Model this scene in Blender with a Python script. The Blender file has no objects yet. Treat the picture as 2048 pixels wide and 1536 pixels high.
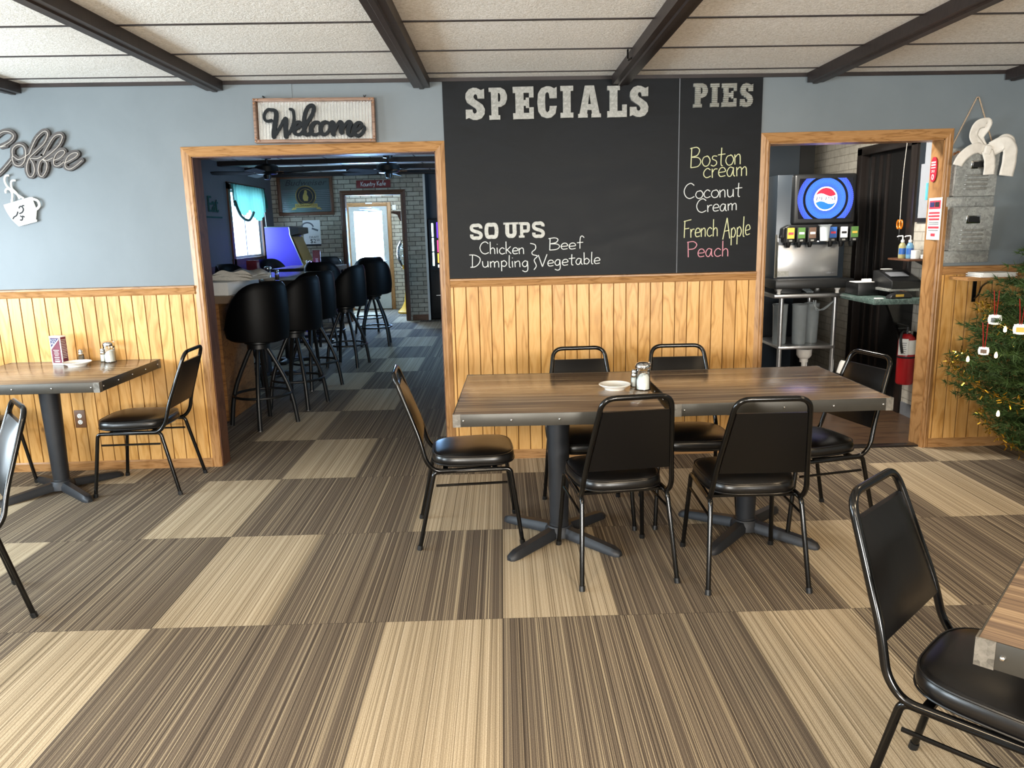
import bpy, bmesh, math, random
from mathutils import Vector, Matrix
random.seed(7)
C = bpy.context.scene.collection
SC = bpy.context.scene
PI = math.pi

# ---------------------------------------------------------------- camera, world, lights, exposure
HCAM = 1.53
F_PX, PITCH, ROLL, YAW = 1543.4, 0.199199, -0.024802, 0.008707
def cam_matrix():
    cy, sy = math.cos(YAW), math.sin(YAW)
    Rz = Matrix(((cy, -sy, 0), (sy, cy, 0), (0, 0, 1)))
    B = Matrix(((1, 0, 0), (0, 0, -1), (0, 1, 0)))
    cp, sp = math.cos(PITCH), math.sin(PITCH)
    Rx = Matrix(((1, 0, 0), (0, cp, -sp), (0, sp, cp)))
    cr, sr = math.cos(ROLL), math.sin(ROLL)
    Rr = Matrix(((cr, -sr, 0), (sr, cr, 0), (0, 0, 1)))
    R = Rr @ Rx @ B @ Rz
    M = Matrix((R[0], -R[1], -R[2])).transposed().to_4x4()
    M.translation = (0, 0, HCAM)
    return M
camd = bpy.data.cameras.new('camera')
camd.sensor_width = 36.0
camd.lens = F_PX / 2048 * 36.0
camd.clip_start = 0.05
cam = bpy.data.objects.new('camera', camd)
C.objects.link(cam)
cam.matrix_world = cam_matrix()
SC.camera = cam

SC.view_settings.view_transform = 'Standard'
SC.view_settings.look = 'None'
SC.view_settings.gamma = 1.0
SC.view_settings.use_curve_mapping = False
SC.view_settings.exposure = 0.80

w = bpy.data.worlds.new('daylight')
SC.world = w
w.use_nodes = True
w.node_tree.nodes['Background'].inputs[0].default_value = (0.82, 0.92, 1.0, 1)
w.node_tree.nodes['Background'].inputs[1].default_value = 2.2

def area(name, loc, target, sx, sy, power, col, spread=180):
    l = bpy.data.lights.new(name, 'AREA')
    l.shape = 'RECTANGLE'; l.size = sx; l.size_y = sy
    l.energy = power; l.color = col; l.spread = math.radians(spread)
    o = bpy.data.objects.new(name, l); C.objects.link(o)
    o.location = loc
    d = Vector(target) - Vector(loc)
    o.rotation_euler = d.to_track_quat('-Z', 'Y').to_euler()
    return o
# daylight through the assumed, unseen windows of the left wall and of the wall behind the camera
area('window_light', (-4.34, 3.35, 1.30), (-1, 3.7, 1.75), 1.3, 1.0, 68, (0.76, 0.90, 1.0))
area('window_light', (-4.34, 0.8, 1.30), (-1, 1.9, 2.3), 1.5, 1.0, 85, (0.80, 0.91, 1.0))
area('window_light', (-1.9, -3.42, 1.3), (-1.2, -0.2, 2.4), 1.6, 1.0, 190, (1.0, 0.96, 0.90))
area('window_light', (1.9, -3.42, 1.3), (1.2, -0.2, 2.4), 1.6, 1.0, 190, (1.0, 0.96, 0.90))
# assumed, unseen ceiling fixtures of the dining room, behind and above the camera
for (lx, ly, pw) in ((-1.2, 0.1, 26), (1.45, -0.1, 36), (0.2, -1.9, 22), (3.1, 1.0, 26), (2.4, 2.9, 4)):
    area('assumed_ceiling_light', (lx, ly, 2.40), (lx, ly, 0), 0.5, 0.5, pw, (1.0, 0.76, 0.48))
# bar room: an added, unseen entry lamp, one assumed violet light
area('added_entry_light', (-2.3, 14.2, 2.40), (-2.2, 14.9, 0), 0.5, 0.4, 8, (1.0, 0.96, 0.88))
area('assumed_violet_light', (-2.6, 10.9, 0.95), (-3.6, 11.9, 1.1), 0.25, 0.25, 3.5, (0.32, 0.26, 1.0), 140)  # source assumed and unseen; added to tint the arcade side and wall violet
# unseen blue fill added for the bar floor, then an assumed kitchen ceiling fixture
area('bar_fill_light', (1.12, 9.6, 1.55), (-1.6, 10.6, 0.0), 1.5, 1.0, 46, (0.34, 0.64, 1.0))
area('assumed_kitchen_light', (1.85, 5.7, 2.42), (2.3, 6.4, 0), 0.5, 0.4, 42, (1.0, 0.94, 0.84))

# ---------------------------------------------------------------- materials
def lin(h):
    if isinstance(h, str):
        h = h.lstrip('#')
        v = [int(h[i:i+2], 16) / 255 for i in (0, 2, 4)]
        return tuple((x / 12.92 if x <= 0.04045 else ((x + 0.055) / 1.055) ** 2.4) for x in v) + (1,)
    return tuple(h) + (1,)
class NT:
    def __init__(s, name):
        s.m = bpy.data.materials.new(name); s.m.use_nodes = True
        s.t = s.m.node_tree; s.n = s.t.nodes; s.l = s.t.links
        s.b = s.n['Principled BSDF']
    def new(s, t, **kw):
        n = s.n.new(t)
        for k, v in kw.items(): setattr(n, k, v)
        return n
    def link(s, a, b): s.l.new(a, b)
    def math(s, op, a, b=None, c=None):
        n = s.new('ShaderNodeMath', operation=op)
        for i, v in enumerate((a, b, c)):
            if v is None: continue
            if isinstance(v, (int, float)): n.inputs[i].default_value = v
            else: s.link(v, n.inputs[i])
        return n.outputs[0]
    def pos(s):
        tc = s.new('ShaderNodeTexCoord'); return tc.outputs['Object']
    def sep(s, v):
        n = s.new('ShaderNodeSeparateXYZ'); s.link(v, n.inputs[0]); return n.outputs
    def comb(s, x, y, z):
        n = s.new('ShaderNodeCombineXYZ')
        for i, v in enumerate((x, y, z)):
            if isinstance(v, (int, float)): n.inputs[i].default_value = v
            else: s.link(v, n.inputs[i])
        return n.outputs[0]
    def noise(s, vec, scale=1, detail=3, rough=0.5, dist=0):
        n = s.new('ShaderNodeTexNoise')
        s.link(vec, n.inputs['Vector'])
        n.inputs['Scale'].default_value = scale; n.inputs['Detail'].default_value = detail
        n.inputs['Roughness'].default_value = rough; n.inputs['Distortion'].default_value = dist
        return n.outputs[0]
    def ramp(s, f, stops, interp='LINEAR'):
        n = s.new('ShaderNodeValToRGB'); n.color_ramp.interpolation = interp
        e = n.color_ramp.elements
        while len(e) < len(stops): e.new(0.5)
        for i, (p, c) in enumerate(stops):
            e[i].position = p; e[i].color = lin(c)
        s.link(f, n.inputs[0]); return n.outputs[0]
    def mix(s, f, a, b, mode='MIX'):
        n = s.new('ShaderNodeMix', data_type='RGBA', blend_type=mode)
        for i, v in ((0, f), (6, a), (7, b)):
            if isinstance(v, (int, float)): n.inputs[i].default_value = v
            elif isinstance(v, (str, tuple)): n.inputs[i].default_value = lin(v)
            else: s.link(v, n.inputs[i])
        return n.outputs[2]
    def base(s, c):
        if isinstance(c, (str, tuple)): s.b.inputs['Base Color'].default_value = lin(c)
        else: s.link(c, s.b.inputs['Base Color'])
    def bump(s, h, strength=0.3, dist=0.01):
        n = s.new('ShaderNodeBump'); n.inputs['Strength'].default_value = strength
        n.inputs['Distance'].default_value = dist
        s.link(h, n.inputs['Height']); s.link(n.outputs[0], s.b.inputs['Normal'])
    def set(s, rough=0.5, metal=0.0, spec=0.5, coat=0, trans=0):
        s.b.inputs['Roughness'].default_value = rough; s.b.inputs['Metallic'].default_value = metal
        s.b.inputs['Specular IOR Level'].default_value = spec; s.b.inputs['Coat Weight'].default_value = coat
        s.b.inputs['Transmission Weight'].default_value = trans
        return s
def flat(name, col, rough=0.5, metal=0, spec=0.5, var=0.06, vs=30, coat=0, trans=0, bump=0):
    t = NT(name); t.set(rough, metal, spec, coat, trans)
    p = t.pos()
    n = t.noise(p, vs, 3)
    c = lin(col)
    a = tuple(max(0, x * (1 - var)) for x in c[:3]); b = tuple(min(1, x * (1 + var)) for x in c[:3])
    r = t.new('ShaderNodeValToRGB'); r.color_ramp.elements[0].color = a + (1,); r.color_ramp.elements[1].color = b + (1,)
    r.color_ramp.elements[0].position = 0.3; r.color_ramp.elements[1].position = 0.7
    t.link(n, r.inputs[0]); t.base(r.outputs[0])
    if bump: t.bump(n, bump, 0.003)
    return t.m
def emis(name, col, strength):
    t = NT(name); t.base(col)
    t.b.inputs['Emission Color'].default_value = lin(col); t.b.inputs['Emission Strength'].default_value = strength
    return t.m
M = {}
# --- carpet
X0, Y0, TS = -0.036, 2.8424, 0.46735
def carpet():
    t = NT('carpet'); t.set(0.95, 0, 0.15)
    x, y, z = t.sep(t.pos())
    u = t.math('DIVIDE', t.math('SUBTRACT', x, X0), TS)
    v = t.math('DIVIDE', t.math('SUBTRACT', y, Y0), 2 * TS)
    cu, cv = t.math('FLOOR', u), t.math('FLOOR', v)
    par = t.math('FLOORED_MODULO', cv, 2.0)
    k = t.math('FLOORED_MODULO', t.math('ADD', cu, par), 3.0)
    light = t.math('COMPARE', k, 0.0, 0.3)
    wn = t.new('ShaderNodeTexWhiteNoise', noise_dimensions='2D')
    t.link(t.comb(cu, cv, 0), wn.inputs['Vector'])
    rnd = wn.outputs['Value']
    sh = t.math('MULTIPLY', rnd, 37.0)
    st = t.noise(t.comb(t.math('MULTIPLY_ADD', x, 290.0, sh), t.math('MULTIPLY', y, 0.13), sh), 1, 3, 0.55)
    st2 = t.noise(t.comb(t.math('MULTIPLY_ADD', x, 55.0, sh), t.math('MULTIPLY', y, 0.25), sh), 1, 2, 0.5)
    band = t.noise(t.comb(t.math('MULTIPLY_ADD', x, 12.0, sh), t.math('MULTIPLY', y, 0.4), sh), 1, 2, 0.5)
    fz = t.noise(t.comb(x, y, 0), 260, 2, 0.6)
    s = t.math('ADD', t.math('MULTIPLY', st, 0.88), t.math('MULTIPLY', st2, 0.12))
    lt = t.ramp(s, [(0.32, '#6f6350'), (0.42, '#97876f'), (0.50, '#b8a78b'), (0.62, '#cabaa0')])
    dk = t.ramp(s, [(0.32, '#3f372f'), (0.43, '#5e5348'), (0.53, '#74685a'), (0.60, '#a09179'), (0.70, '#c0b194')])
    c = t.mix(light, dk, lt)
    bb = t.ramp(band, [(0.3, '#b8b2ac'), (0.7, '#ffffff')])
    c = t.mix(0.30, c, bb, 'MULTIPLY')
    spk = t.ramp(fz, [(0.35, '#bdb6b0'), (0.6, '#ffffff')])
    c = t.mix(0.5, c, spk, 'MULTIPLY')
    # thin joints between the planks
    fu, fv = t.math('FRACT', u), t.math('FRACT', v)
    eu = t.math('LESS_THAN', t.math('MINIMUM', fu, t.math('SUBTRACT', 1.0, fu)), 0.004)
    ev = t.math('LESS_THAN', t.math('MINIMUM', fv, t.math('SUBTRACT', 1.0, fv)), 0.0022)
    c = t.mix(t.math('MULTIPLY', t.math('MAXIMUM', eu, ev), 0.45), c, '#2c2622')
    t.base(c); t.bump(t.math('ADD', s, t.math('MULTIPLY', fz, 0.5)), 0.3, 0.003)
    return t.m
M['carpet'] = carpet()
# --- wall paint
def paint(name, a, b, rough=0.5):
    t = NT(name); t.set(rough, 0, 0.4)
    p = t.pos(); n = t.noise(p, 2.2, 4, 0.6, 0.5); f = t.noise(p, 120, 2)
    t.base(t.ramp(n, [(0.3, a), (0.7, b)])); t.bump(f, 0.08, 0.002)
    return t.m
M['paint'] = paint('grey_blue_paint', '#697175', '#6f777b', 0.42)
M['barpaint'] = paint('bar_grey_paint', '#60646a', '#666a70', 0.6)
M['white_paint'] = paint('white_paint', '#cfcbc1', '#d8d5cc', 0.5)
# --- boards: wood with per-plank grain along z
def wood(name, cols, axis='z', plank=0.0, scale=1.0, rough=0.4, knots=True, coat=0.0, spec=0.4):
    t = NT(name); t.set(rough, 0, spec, coat)
    x, y, z = t.sep(t.pos())
    if axis == 'z': a, l = x, z
    elif axis == 'x': a, l = z, x
    else: a, l = x, y
    if axis == 'xy': a, l = y, x
    off = 0.0
    if plank:
        idx = t.math('FLOOR', t.math('DIVIDE', a, plank))
        wn = t.new('ShaderNodeTexWhiteNoise', noise_dimensions='1D'); t.link(idx, wn.inputs['W'])
        off = t.math('MULTIPLY', wn.outputs['Value'], 23.0)
        v = t.comb(t.math('ADD', t.math('MULTIPLY', a, 1.0 * scale), off), t.math('MULTIPLY', y if axis == 'z' else a, 0.3), t.math('MULTIPLY_ADD', l, 0.16 * scale, off))
        vf = t.comb(t.math('MULTIPLY', a, 1.0), off, t.math('MULTIPLY', l, 0.05))
    else:
        o2 = y if axis in ('z', 'x') else z
        v = t.comb(t.math('MULTIPLY', a, 1.0 * scale), t.math('MULTIPLY', o2, 0.6), t.math('MULTIPLY', l, 0.10 * scale))
        vf = t.comb(a, o2, t.math('MULTIPLY', l, 0.04))
    d = t.noise(v, 7.0, 3, 0.5, 0.4)
    rings = t.math('FRACT', t.math('MULTIPLY', d, 9.0))
    rings = t.math('PINGPONG', t.math('MULTIPLY', d, 14.0), 1.0)
    fine = t.noise(vf, 260, 3, 0.6)
    f = t.math('ADD', t.math('MULTIPLY', rings, 0.6), t.math('MULTIPLY', fine, 0.4))
    c = t.ramp(f, [(0.12, cols[2]), (0.34, cols[1]), (0.6, cols[0]), (0.95, cols[1])])
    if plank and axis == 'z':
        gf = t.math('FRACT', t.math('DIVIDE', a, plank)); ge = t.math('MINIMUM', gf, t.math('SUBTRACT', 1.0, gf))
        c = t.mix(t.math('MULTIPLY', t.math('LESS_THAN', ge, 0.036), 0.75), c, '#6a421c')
    if plank:
        tone = t.ramp(wn.outputs['Value'], [(0.0, '#e2dcd4'), (1.0, '#ffffff')])
        c = t.mix(0.6, c, tone, 'MULTIPLY')
    if knots:
        vo = t.new('ShaderNodeTexVoronoi'); vo.inputs['Scale'].default_value = 2.4
        t.link(t.comb(t.math('MULTIPLY', a, 1.6), 0.0, l), vo.inputs['Vector'])
        kf = t.ramp(vo.outputs['Distance'], [(0.02, '#ffffff'), (0.06, '#000000')])
        c = t.mix(t.math('MULTIPLY', kf, 0.7), c, cols[3] if len(cols) > 3 else cols[2])
    t.base(c); t.bump(fine, 0.06, 0.002)
    return t.m
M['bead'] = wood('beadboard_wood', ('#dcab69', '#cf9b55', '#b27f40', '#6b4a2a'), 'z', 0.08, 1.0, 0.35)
M['oak_z'] = wood('oak_trim_upright', ('#ab8052', '#9b7043', '#7c5732'), 'z', 0, 3.0, 0.35, False)
M['oak_x'] = wood('oak_trim_lengthwise', ('#ab8052', '#9b7043', '#7c5732'), 'x', 0, 3.0, 0.35, False)
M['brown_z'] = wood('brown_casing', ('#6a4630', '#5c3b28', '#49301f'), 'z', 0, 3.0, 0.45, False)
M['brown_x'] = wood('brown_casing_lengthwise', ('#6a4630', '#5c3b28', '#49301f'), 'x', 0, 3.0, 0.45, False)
M['darkwood'] = wood('stained_beam', ('#2c2321', '#251d1b', '#1b1514'), 'xy', 0, 2.0, 0.45, False)
M['vinylfloor'] = wood('vinyl_plank', ('#54402f', '#47362a', '#382a20'), 'xy', 0.15, 1.0, 0.35, False)
def tabletop():
    t = NT('laminate_top'); t.set(0.22, 0, 0.5)
    x, y, z = t.sep(t.pos())
    pl = t.math('FLOOR', t.math('DIVIDE', y, 0.13))
    wn = t.new('ShaderNodeTexWhiteNoise', noise_dimensions='1D'); t.link(pl, wn.inputs['W'])
    off = t.math('MULTIPLY', wn.outputs['Value'], 11.0)
    n1 = t.noise(t.comb(t.math('MULTIPLY_ADD', x, 0.9, off), t.math('MULTIPLY', y, 26.0), 0), 1, 4, 0.6, 0.6)
    n2 = t.noise(t.comb(t.math('MULTIPLY', x, 2.5), t.math('MULTIPLY', y, 140.0), 0), 1, 3, 0.6)
    n3 = t.noise(t.comb(t.math('MULTIPLY_ADD', x, 0.5, off), t.math('MULTIPLY', y, 5.0), 4), 1, 2)
    f = t.math('ADD', t.math('ADD', t.math('MULTIPLY', n1, 0.5), t.math('MULTIPLY', n2, 0.2)), t.math('MULTIPLY', n3, 0.3))
    t.base(t.ramp(f, [(0.36, '#483c34'), (0.45, '#6b594a'), (0.52, '#87715a'), (0.59, '#ad977b'), (0.68, '#cdbca2')]))
    t.bump(n2, 0.04, 0.001)
    return t.m
M['laminate'] = tabletop()
def brick(name, c1, c2, mortar, sx, sz, axis='x', rough=0.8, mm=0.006, strength=0.5):
    t = NT(name); t.set(rough, 0, 0.3)
    x, y, z = t.sep(t.pos())
    b = t.new('ShaderNodeTexBrick')
    t.link(t.comb(x if axis == 'x' else y, z, 0), b.inputs['Vector'])
    b.inputs['Scale'].default_value = 1.0
    b.inputs['Brick Width'].default_value = sx; b.inputs['Row Height'].default_value = sz
    b.inputs['Mortar Size'].default_value = mm; b.inputs['Mortar Smooth'].default_value = 0.2
    b.inputs['Color1'].default_value = lin(c1); b.inputs['Color2'].default_value = lin(c2); b.inputs['Mortar'].default_value = lin(mortar)
    n = t.noise(t.pos(), 18, 4, 0.6)
    c = t.mix(0.35, b.outputs[0], t.ramp(n, [(0.3, '#9a958c'), (0.7, '#ffffff')]), 'MULTIPLY')
    t.base(c)
    inv = t.math('SUBTRACT', 1.0, b.outputs['Fac'])
    t.bump(t.math('ADD', inv, t.math('MULTIPLY', n, 0.3)), strength, 0.01)
    return t.m
M['brick'] = brick('cream_brick', '#c3bba8', '#a79d8b', '#625b52', 0.21, 0.075)
M['block'] = brick('painted_brick', '#c9c4b8', '#c4bfb2', '#aaa498', 0.205, 0.068, 'y', 0.45, 0.005, 0.5)
M['block_x'] = brick('painted_brick_back', '#c9c4b8', '#c4bfb2', '#aaa498', 0.205, 0.068, 'x', 0.45, 0.005, 0.5)
def stipple():
    t = NT('stippled_ceiling'); t.set(0.85, 0, 0.2)
    p = t.pos(); n = t.noise(p, 75, 4, 0.65, 0.8); m = t.noise(p, 1.2, 2)
    c = t.ramp(n, [(0.34, '#d6d1c8'), (0.5, '#ece8e0'), (0.62, '#f6f3ee')])
    t.base(t.mix(0.25, c, t.ramp(m, [(0.3, '#d8d2c8'), (0.7, '#ffffff')]), 'MULTIPLY'))
    t.bump(n, 0.6, 0.008)
    return t.m
M['stipple'] = stipple()
def chalkb():
    t = NT('chalkboard'); t.set(0.42, 0, 0.13)
    x, y, z = t.sep(t.pos())
    sm = t.noise(t.comb(t.math('MULTIPLY', x, 1.0), 0, t.math('MULTIPLY', z, 3.0)), 2.3, 5, 0.65, 1.0)
    t.base(t.ramp(sm, [(0.35, '#0f1113'), (0.7, '#191b1e')]))
    f = t.noise(t.pos(), 300, 2)
    t.link(t.math('MULTIPLY_ADD', sm, 0.25, 0.33), t.b.inputs['Roughness'])
    t.bump(f, 0.08, 0.001)
    return t.m
M['chalkboard'] = chalkb()
def galv(name, c1, c2, rough=0.42, sc=55, ribs=None, metal=0.45):
    t = NT(name); t.set(rough, metal, 0.5)
    vo = t.new('ShaderNodeTexVoronoi'); vo.inputs['Scale'].default_value = sc
    n = t.noise(t.pos(), 14, 4, 0.6); fn = t.noise(t.pos(), sc * 2.0, 3, 0.6, 0.6)
    t.link(t.pos(), vo.inputs['Vector'])
    f = t.math('ADD', t.math('ADD', t.math('MULTIPLY', t.sep(vo.outputs['Color'])[0], 0.25), t.math('MULTIPLY', n, 0.40)), t.math('MULTIPLY', fn, 0.35))
    t.base(t.ramp(f, [(0.3, c1), (0.68, c2)]))
    if ribs:
        wv = t.math('SINE', t.math('MULTIPLY', t.sep(t.pos())[2], 2 * PI / ribs)); t.bump(wv, 0.9, 0.01)
    return t.m
M['galv'] = galv('galvanized_metal', '#73736e', '#96958f', 0.42, 100, None, 0.3)
M['galv_light'] = galv('pale_metal', '#96968f', '#b3b2ab', 0.5, 100, None, 0.1)
M['galv_rib'] = galv('ribbed_metal', '#b0b0a6', '#d2d2c8', 0.5, 30, 0.011, 0.0)
M['galv_dark'] = galv('dark_galvanized', '#7d7f7c', '#a9aba7', 0.48, 70)
M['steel'] = flat('brushed_steel', '#b8b9ba', 0.32, 0.9, 0.5, 0.05, 8)
M['chrome'] = flat('chrome', '#d9d9d9', 0.12, 1.0, 0.5, 0.02)
M['band'] = flat('dark_edge_band', '#46443f', 0.38, 0.55, 0.5, 0.08, 12)
M['bandcap'] = galv('worn_corner_metal', '#55524c', '#86827a', 0.38, 60)
M['frame'] = flat('black_enamel', '#080808', 0.16, 0.0, 0.5, 0.02)
M['vinyl'] = flat('black_vinyl', '#0b0a0a', 0.34, 0.0, 0.34, 0.06, 60, bump=0.05)
M['stoolvinyl'] = flat('matte_black_vinyl', '#040405', 0.5, 0, 0.16, 0.05, 60)
M['vinylback'] = M['vinyl']
M['vinyl'] = flat('glossy_black_vinyl', '#0d0c0c', 0.30, 0.0, 0.6, 0.06, 60, bump=0.04)
M['castiron'] = flat('cast_iron', '#26282c', 0.5, 0.3, 0.5, 0.12, 14, bump=0.15)
M['black'] = flat('black_plastic', '#111213', 0.4, 0, 0.5, 0.05)
M['dkblue'] = flat('dark_panel', '#2a3138', 0.3, 0.1, 0.5, 0.05, 6)
M['blackvoid'] = flat('near_black_door', '#0f0e0e', 0.5, 0, 0.4, 0.05)
M['doorframe'] = flat('dark_brown_gloss', '#241f1d', 0.3, 0, 0.5, 0.06)
M['white'] = flat('white_plastic', '#e4e3df', 0.4, 0, 0.5, 0.02)
M['ceramic'] = flat('white_ceramic', '#efede6', 0.18, 0, 0.5, 0.01)
M['sugar'] = flat('white_sugar', '#f2f0ea', 0.9, 0, 0.2, 0.04, 200)
M['pepper'] = flat('ground_pepper', '#7d6b58', 0.9, 0, 0.2, 0.2, 250)
M['paper'] = flat('white_paper', '#ecebe6', 0.8, 0, 0.2, 0.02)
M['papergrey'] = flat('grey_paper', '#9ea2a8', 0.8, 0, 0.2, 0.02)
M['pink'] = flat('red_print', '#c9404f', 0.6, 0, 0.3, 0.04)
M['red'] = flat('red_enamel', '#a81d22', 0.3, 0, 0.5, 0.04)
M['redmag'] = flat('red_magnet', '#b71a33', 0.4, 0, 0.5, 0.04)
M['ribbonred'] = flat('red_ribbon', '#c3202a', 0.4, 0, 0.5, 0.08)
M['orange'] = flat('orange_plastic', '#e07b1c', 0.35, 0, 0.5, 0.05)
M['twine'] = flat('jute_twine', '#a5907a', 0.9, 0, 0.2, 0.2, 150)
M['ribbon'] = flat('cream_ribbon', '#dcd6cc', 0.6, 0, 0.4, 0.04, 60)
M['ink'] = flat('black_ink', '#15161a', 0.7)
M['greyink'] = flat('grey_ink', '#6d7075', 0.7)
M['welcome'] = flat('charcoal_paint', '#14181b', 0.6, 0, 0.2, 0.05)
M['signframe'] = wood('sign_frame_wood', ('#8b6e5b', '#7a5f4e', '#5f493b'), 'x', 0, 3, 0.5, False)
M['rivet'] = flat('copper_rivet', '#c08a62', 0.3, 0.8)
M['coffwood'] = wood('weathered_band', ('#4d4845', '#413c3a', '#322e2d'), 'x', 0, 2.5, 0.6, False)
M['coffwire'] = flat('pale_wire', '#b5aea6', 0.45, 0.3)
M['enamel'] = flat('white_enamel', '#e6e6dc', 0.3, 0, 0.5, 0.03, 20)
M['chalkw'] = flat('white_chalk', '#d9dad6', 0.95, 0, 0.1, 0.15, 300)
M['chalky'] = flat('yellow_chalk', '#d4d3a6', 0.95, 0, 0.1, 0.15, 300)
M['chalkp'] = flat('pink_chalk', '#d6959f', 0.95, 0, 0.1, 0.15, 300)
M['outlet'] = flat('brown_outlet_plate', '#6c4a30', 0.45)
M['purple'] = flat('violet_laminate', '#5a4fd6', 0.35, 0, 0.5, 0.03, 3)
M['gold'] = flat('brass_gold', '#a58a4c', 0.35, 0.6)
M['teal'] = flat('green_fabric', '#2f5552', 0.9, 0, 0.2, 0.2, 40)
M['signred'] = flat('red_brown_sign', '#7a2a26', 0.6)
M['marble'] = None
def marble():
    t = NT('green_marble_laminate'); t.set(0.3, 0, 0.5)
    n = t.noise(t.pos(), 30, 5, 0.7, 1.5)
    t.base(t.ramp(n, [(0.35, '#2f3f3c'), (0.55, '#556863'), (0.7, '#85948c')])); return t.m
M['marble'] = marble()
M['counterwood'] = wood('counter_panel', ('#9a6b3c', '#87592e', '#6a4422'), 'x', 0, 1.5, 0.5, False)
M['needle'] = flat('fir_needles', '#34481f', 0.7, 0, 0.3, 0.35, 25)
M['bark'] = flat('dark_bark', '#2a221b', 0.9)
M['tinsel'] = flat('gold_tinsel', '#c29a34', 0.22, 0.9, 0.5, 0.3, 90)
M['yellow'] = flat('yellow_plastic', '#e2a91a', 0.35)
M['bluep'] = flat('blue_plastic', '#2f5fa8', 0.4)
M['greenp'] = flat('green_label', '#4a7034', 0.5)
M['brownp'] = flat('brown_label', '#5c4638', 0.5)
M['yellowp'] = flat('yellow_label', '#c4a03c', 0.5)
M['menu'] = flat('maroon_print', '#6c2b3a', 0.45, 0, 0.4, 0.2, 30)
M['menublue'] = flat('navy_print', '#2a2d5c', 0.45)
M['towel'] = flat('cotton_towel', '#d8d4ca', 0.95, 0, 0.1, 0.08, 80, bump=0.3)
M['mirror'] = flat('silvered_mirror', '#646f6e', 0.2, 0.45, 0.5, 0.1, 3)
M['chargreen'] = flat('green_charger', '#3f7a5a', 0.4)
M['bulb'] = emis('warm_bulb', '#ffe2a0', 6.0)
M['pepsi_white'] = emis('lit_white', '#ffffff', 1.1)
M['pepsi_red'] = emis('lit_red', '#e01028', 0.9)
M['pepsi_blue'] = emis('lit_blue', '#0d4fd8', 0.9)
M['tube'] = emis('lit_tube', '#d8fff4', 3.0)
M['adpurple'] = emis('lit_violet', '#5a2fd0', 1.4)
M['adyellow'] = emis('lit_yellow', '#f0b040', 1.4)
M['adpink'] = emis('lit_pink', '#e04080', 1.2)
M['cyan'] = flat('cyan_plastic', '#58c8e0', 0.4)
def screen():
    t = NT('lit_blue_screen'); x, y, z = t.sep(t.pos())
    # rings of white dots over glowing blue, as shown on the display
    r = t.math('SQRT', t.math('ADD', t.math('POWER', x, 2.0), t.math('POWER', z, 2.0)))
    a = t.math('ARCTAN2', z, x)
    d1 = t.math('SINE', t.math('MULTIPLY', r, 2 * PI / 0.010)); d2 = t.math('SINE', t.math('MULTIPLY', a, 90.0))
    dots = t.math('GREATER_THAN', t.math('MULTIPLY', d1, d2), 0.45)
    edge = t.math('GREATER_THAN', t.math('ABSOLUTE', t.math('SUBTRACT', r, 0.172)), 0.010)
    inner = t.math('LESS_THAN', r, 0.225)
    glow = t.ramp(t.math('MULTIPLY', r, 4.0), [(0.3, '#0a30c8'), (0.55, '#1f6bff'), (0.9, '#1a30c0')])
    c = t.mix(t.math('MULTIPLY', dots, 0.55), glow, '#a8c8ff')
    c = t.mix(t.math('MULTIPLY', edge, inner), '#05060c', c)
    t.link(c, t.b.inputs['Emission Color']); t.b.inputs['Emission Strength'].default_value = 1.0
    t.base('#05060c'); t.set(0.2)
    return t.m
M['screen'] = screen()
def glass(name='clear_glass', tint='#f4f8f8', a=0.16):
    t = NT(name); n = t.n
    tr = t.new('ShaderNodeBsdfTransparent'); tr.inputs[0].default_value = lin(tint)
    gl = t.new('ShaderNodeBsdfGlossy'); gl.inputs['Roughness'].default_value = 0.03
    fr = t.new('ShaderNodeFresnel'); fr.inputs[0].default_value = 1.45
    mx = t.new('ShaderNodeMixShader')
    f = t.math('MINIMUM', t.math('ADD', fr.outputs[0], a * 0.3), 1.0)
    t.link(f, mx.inputs[0]); t.link(tr.outputs[0], mx.inputs[1]); t.link(gl.outputs[0], mx.inputs[2])
    t.link(mx.outputs[0], n['Material Output'].inputs[0])
    return t.m
M['glass'] = glass()
M['pitcherp'] = flat('pale_cloudy_plastic', '#ccd6da', 0.25, 0, 0.5, 0.05, 20)
M['frost'] = flat('cloudy_plastic', '#a9b2b6', 0.2, 0, 0.5, 0.05, 20, trans=0.5)

# ---------------------------------------------------------------- mesh helpers
def cat(pts, n=6, closed=False):
    P = [Vector(p) for p in pts]; out = []
    N = len(P)
    rng = range(N if closed else N - 1)
    for i in rng:
        p0 = P[i - 1] if (i > 0 or closed) else P[0]; p1 = P[i]; p2 = P[(i + 1) % N]
        p3 = P[(i + 2) % N] if (i + 2 < N or closed) else P[-1]
        for k in range(n):
            u = k / n
            out.append(0.5 * ((2 * p1) + (p2 - p0) * u + (2 * p0 - 5 * p1 + 4 * p2 - p3) * u * u + (3 * p1 - p0 - 3 * p2 + p3) * u ** 3))
    if not closed: out.append(P[-1])
    return out
def fillet(pts, r, n=6):
    P = [Vector(p) for p in pts]; out = [P[0]]
    for i in range(1, len(P) - 1):
        a, b, c = P[i - 1], P[i], P[i + 1]
        d1, d2 = (a - b), (c - b)
        k = min(r, d1.length * 0.49, d2.length * 0.49)
        p, q = b + d1.normalized() * k, b + d2.normalized() * k
        for j in range(n + 1):
            u = j / n
            out.append((1 - u) ** 2 * p + 2 * u * (1 - u) * b + u * u * q)
    out.append(P[-1]); return out
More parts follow.
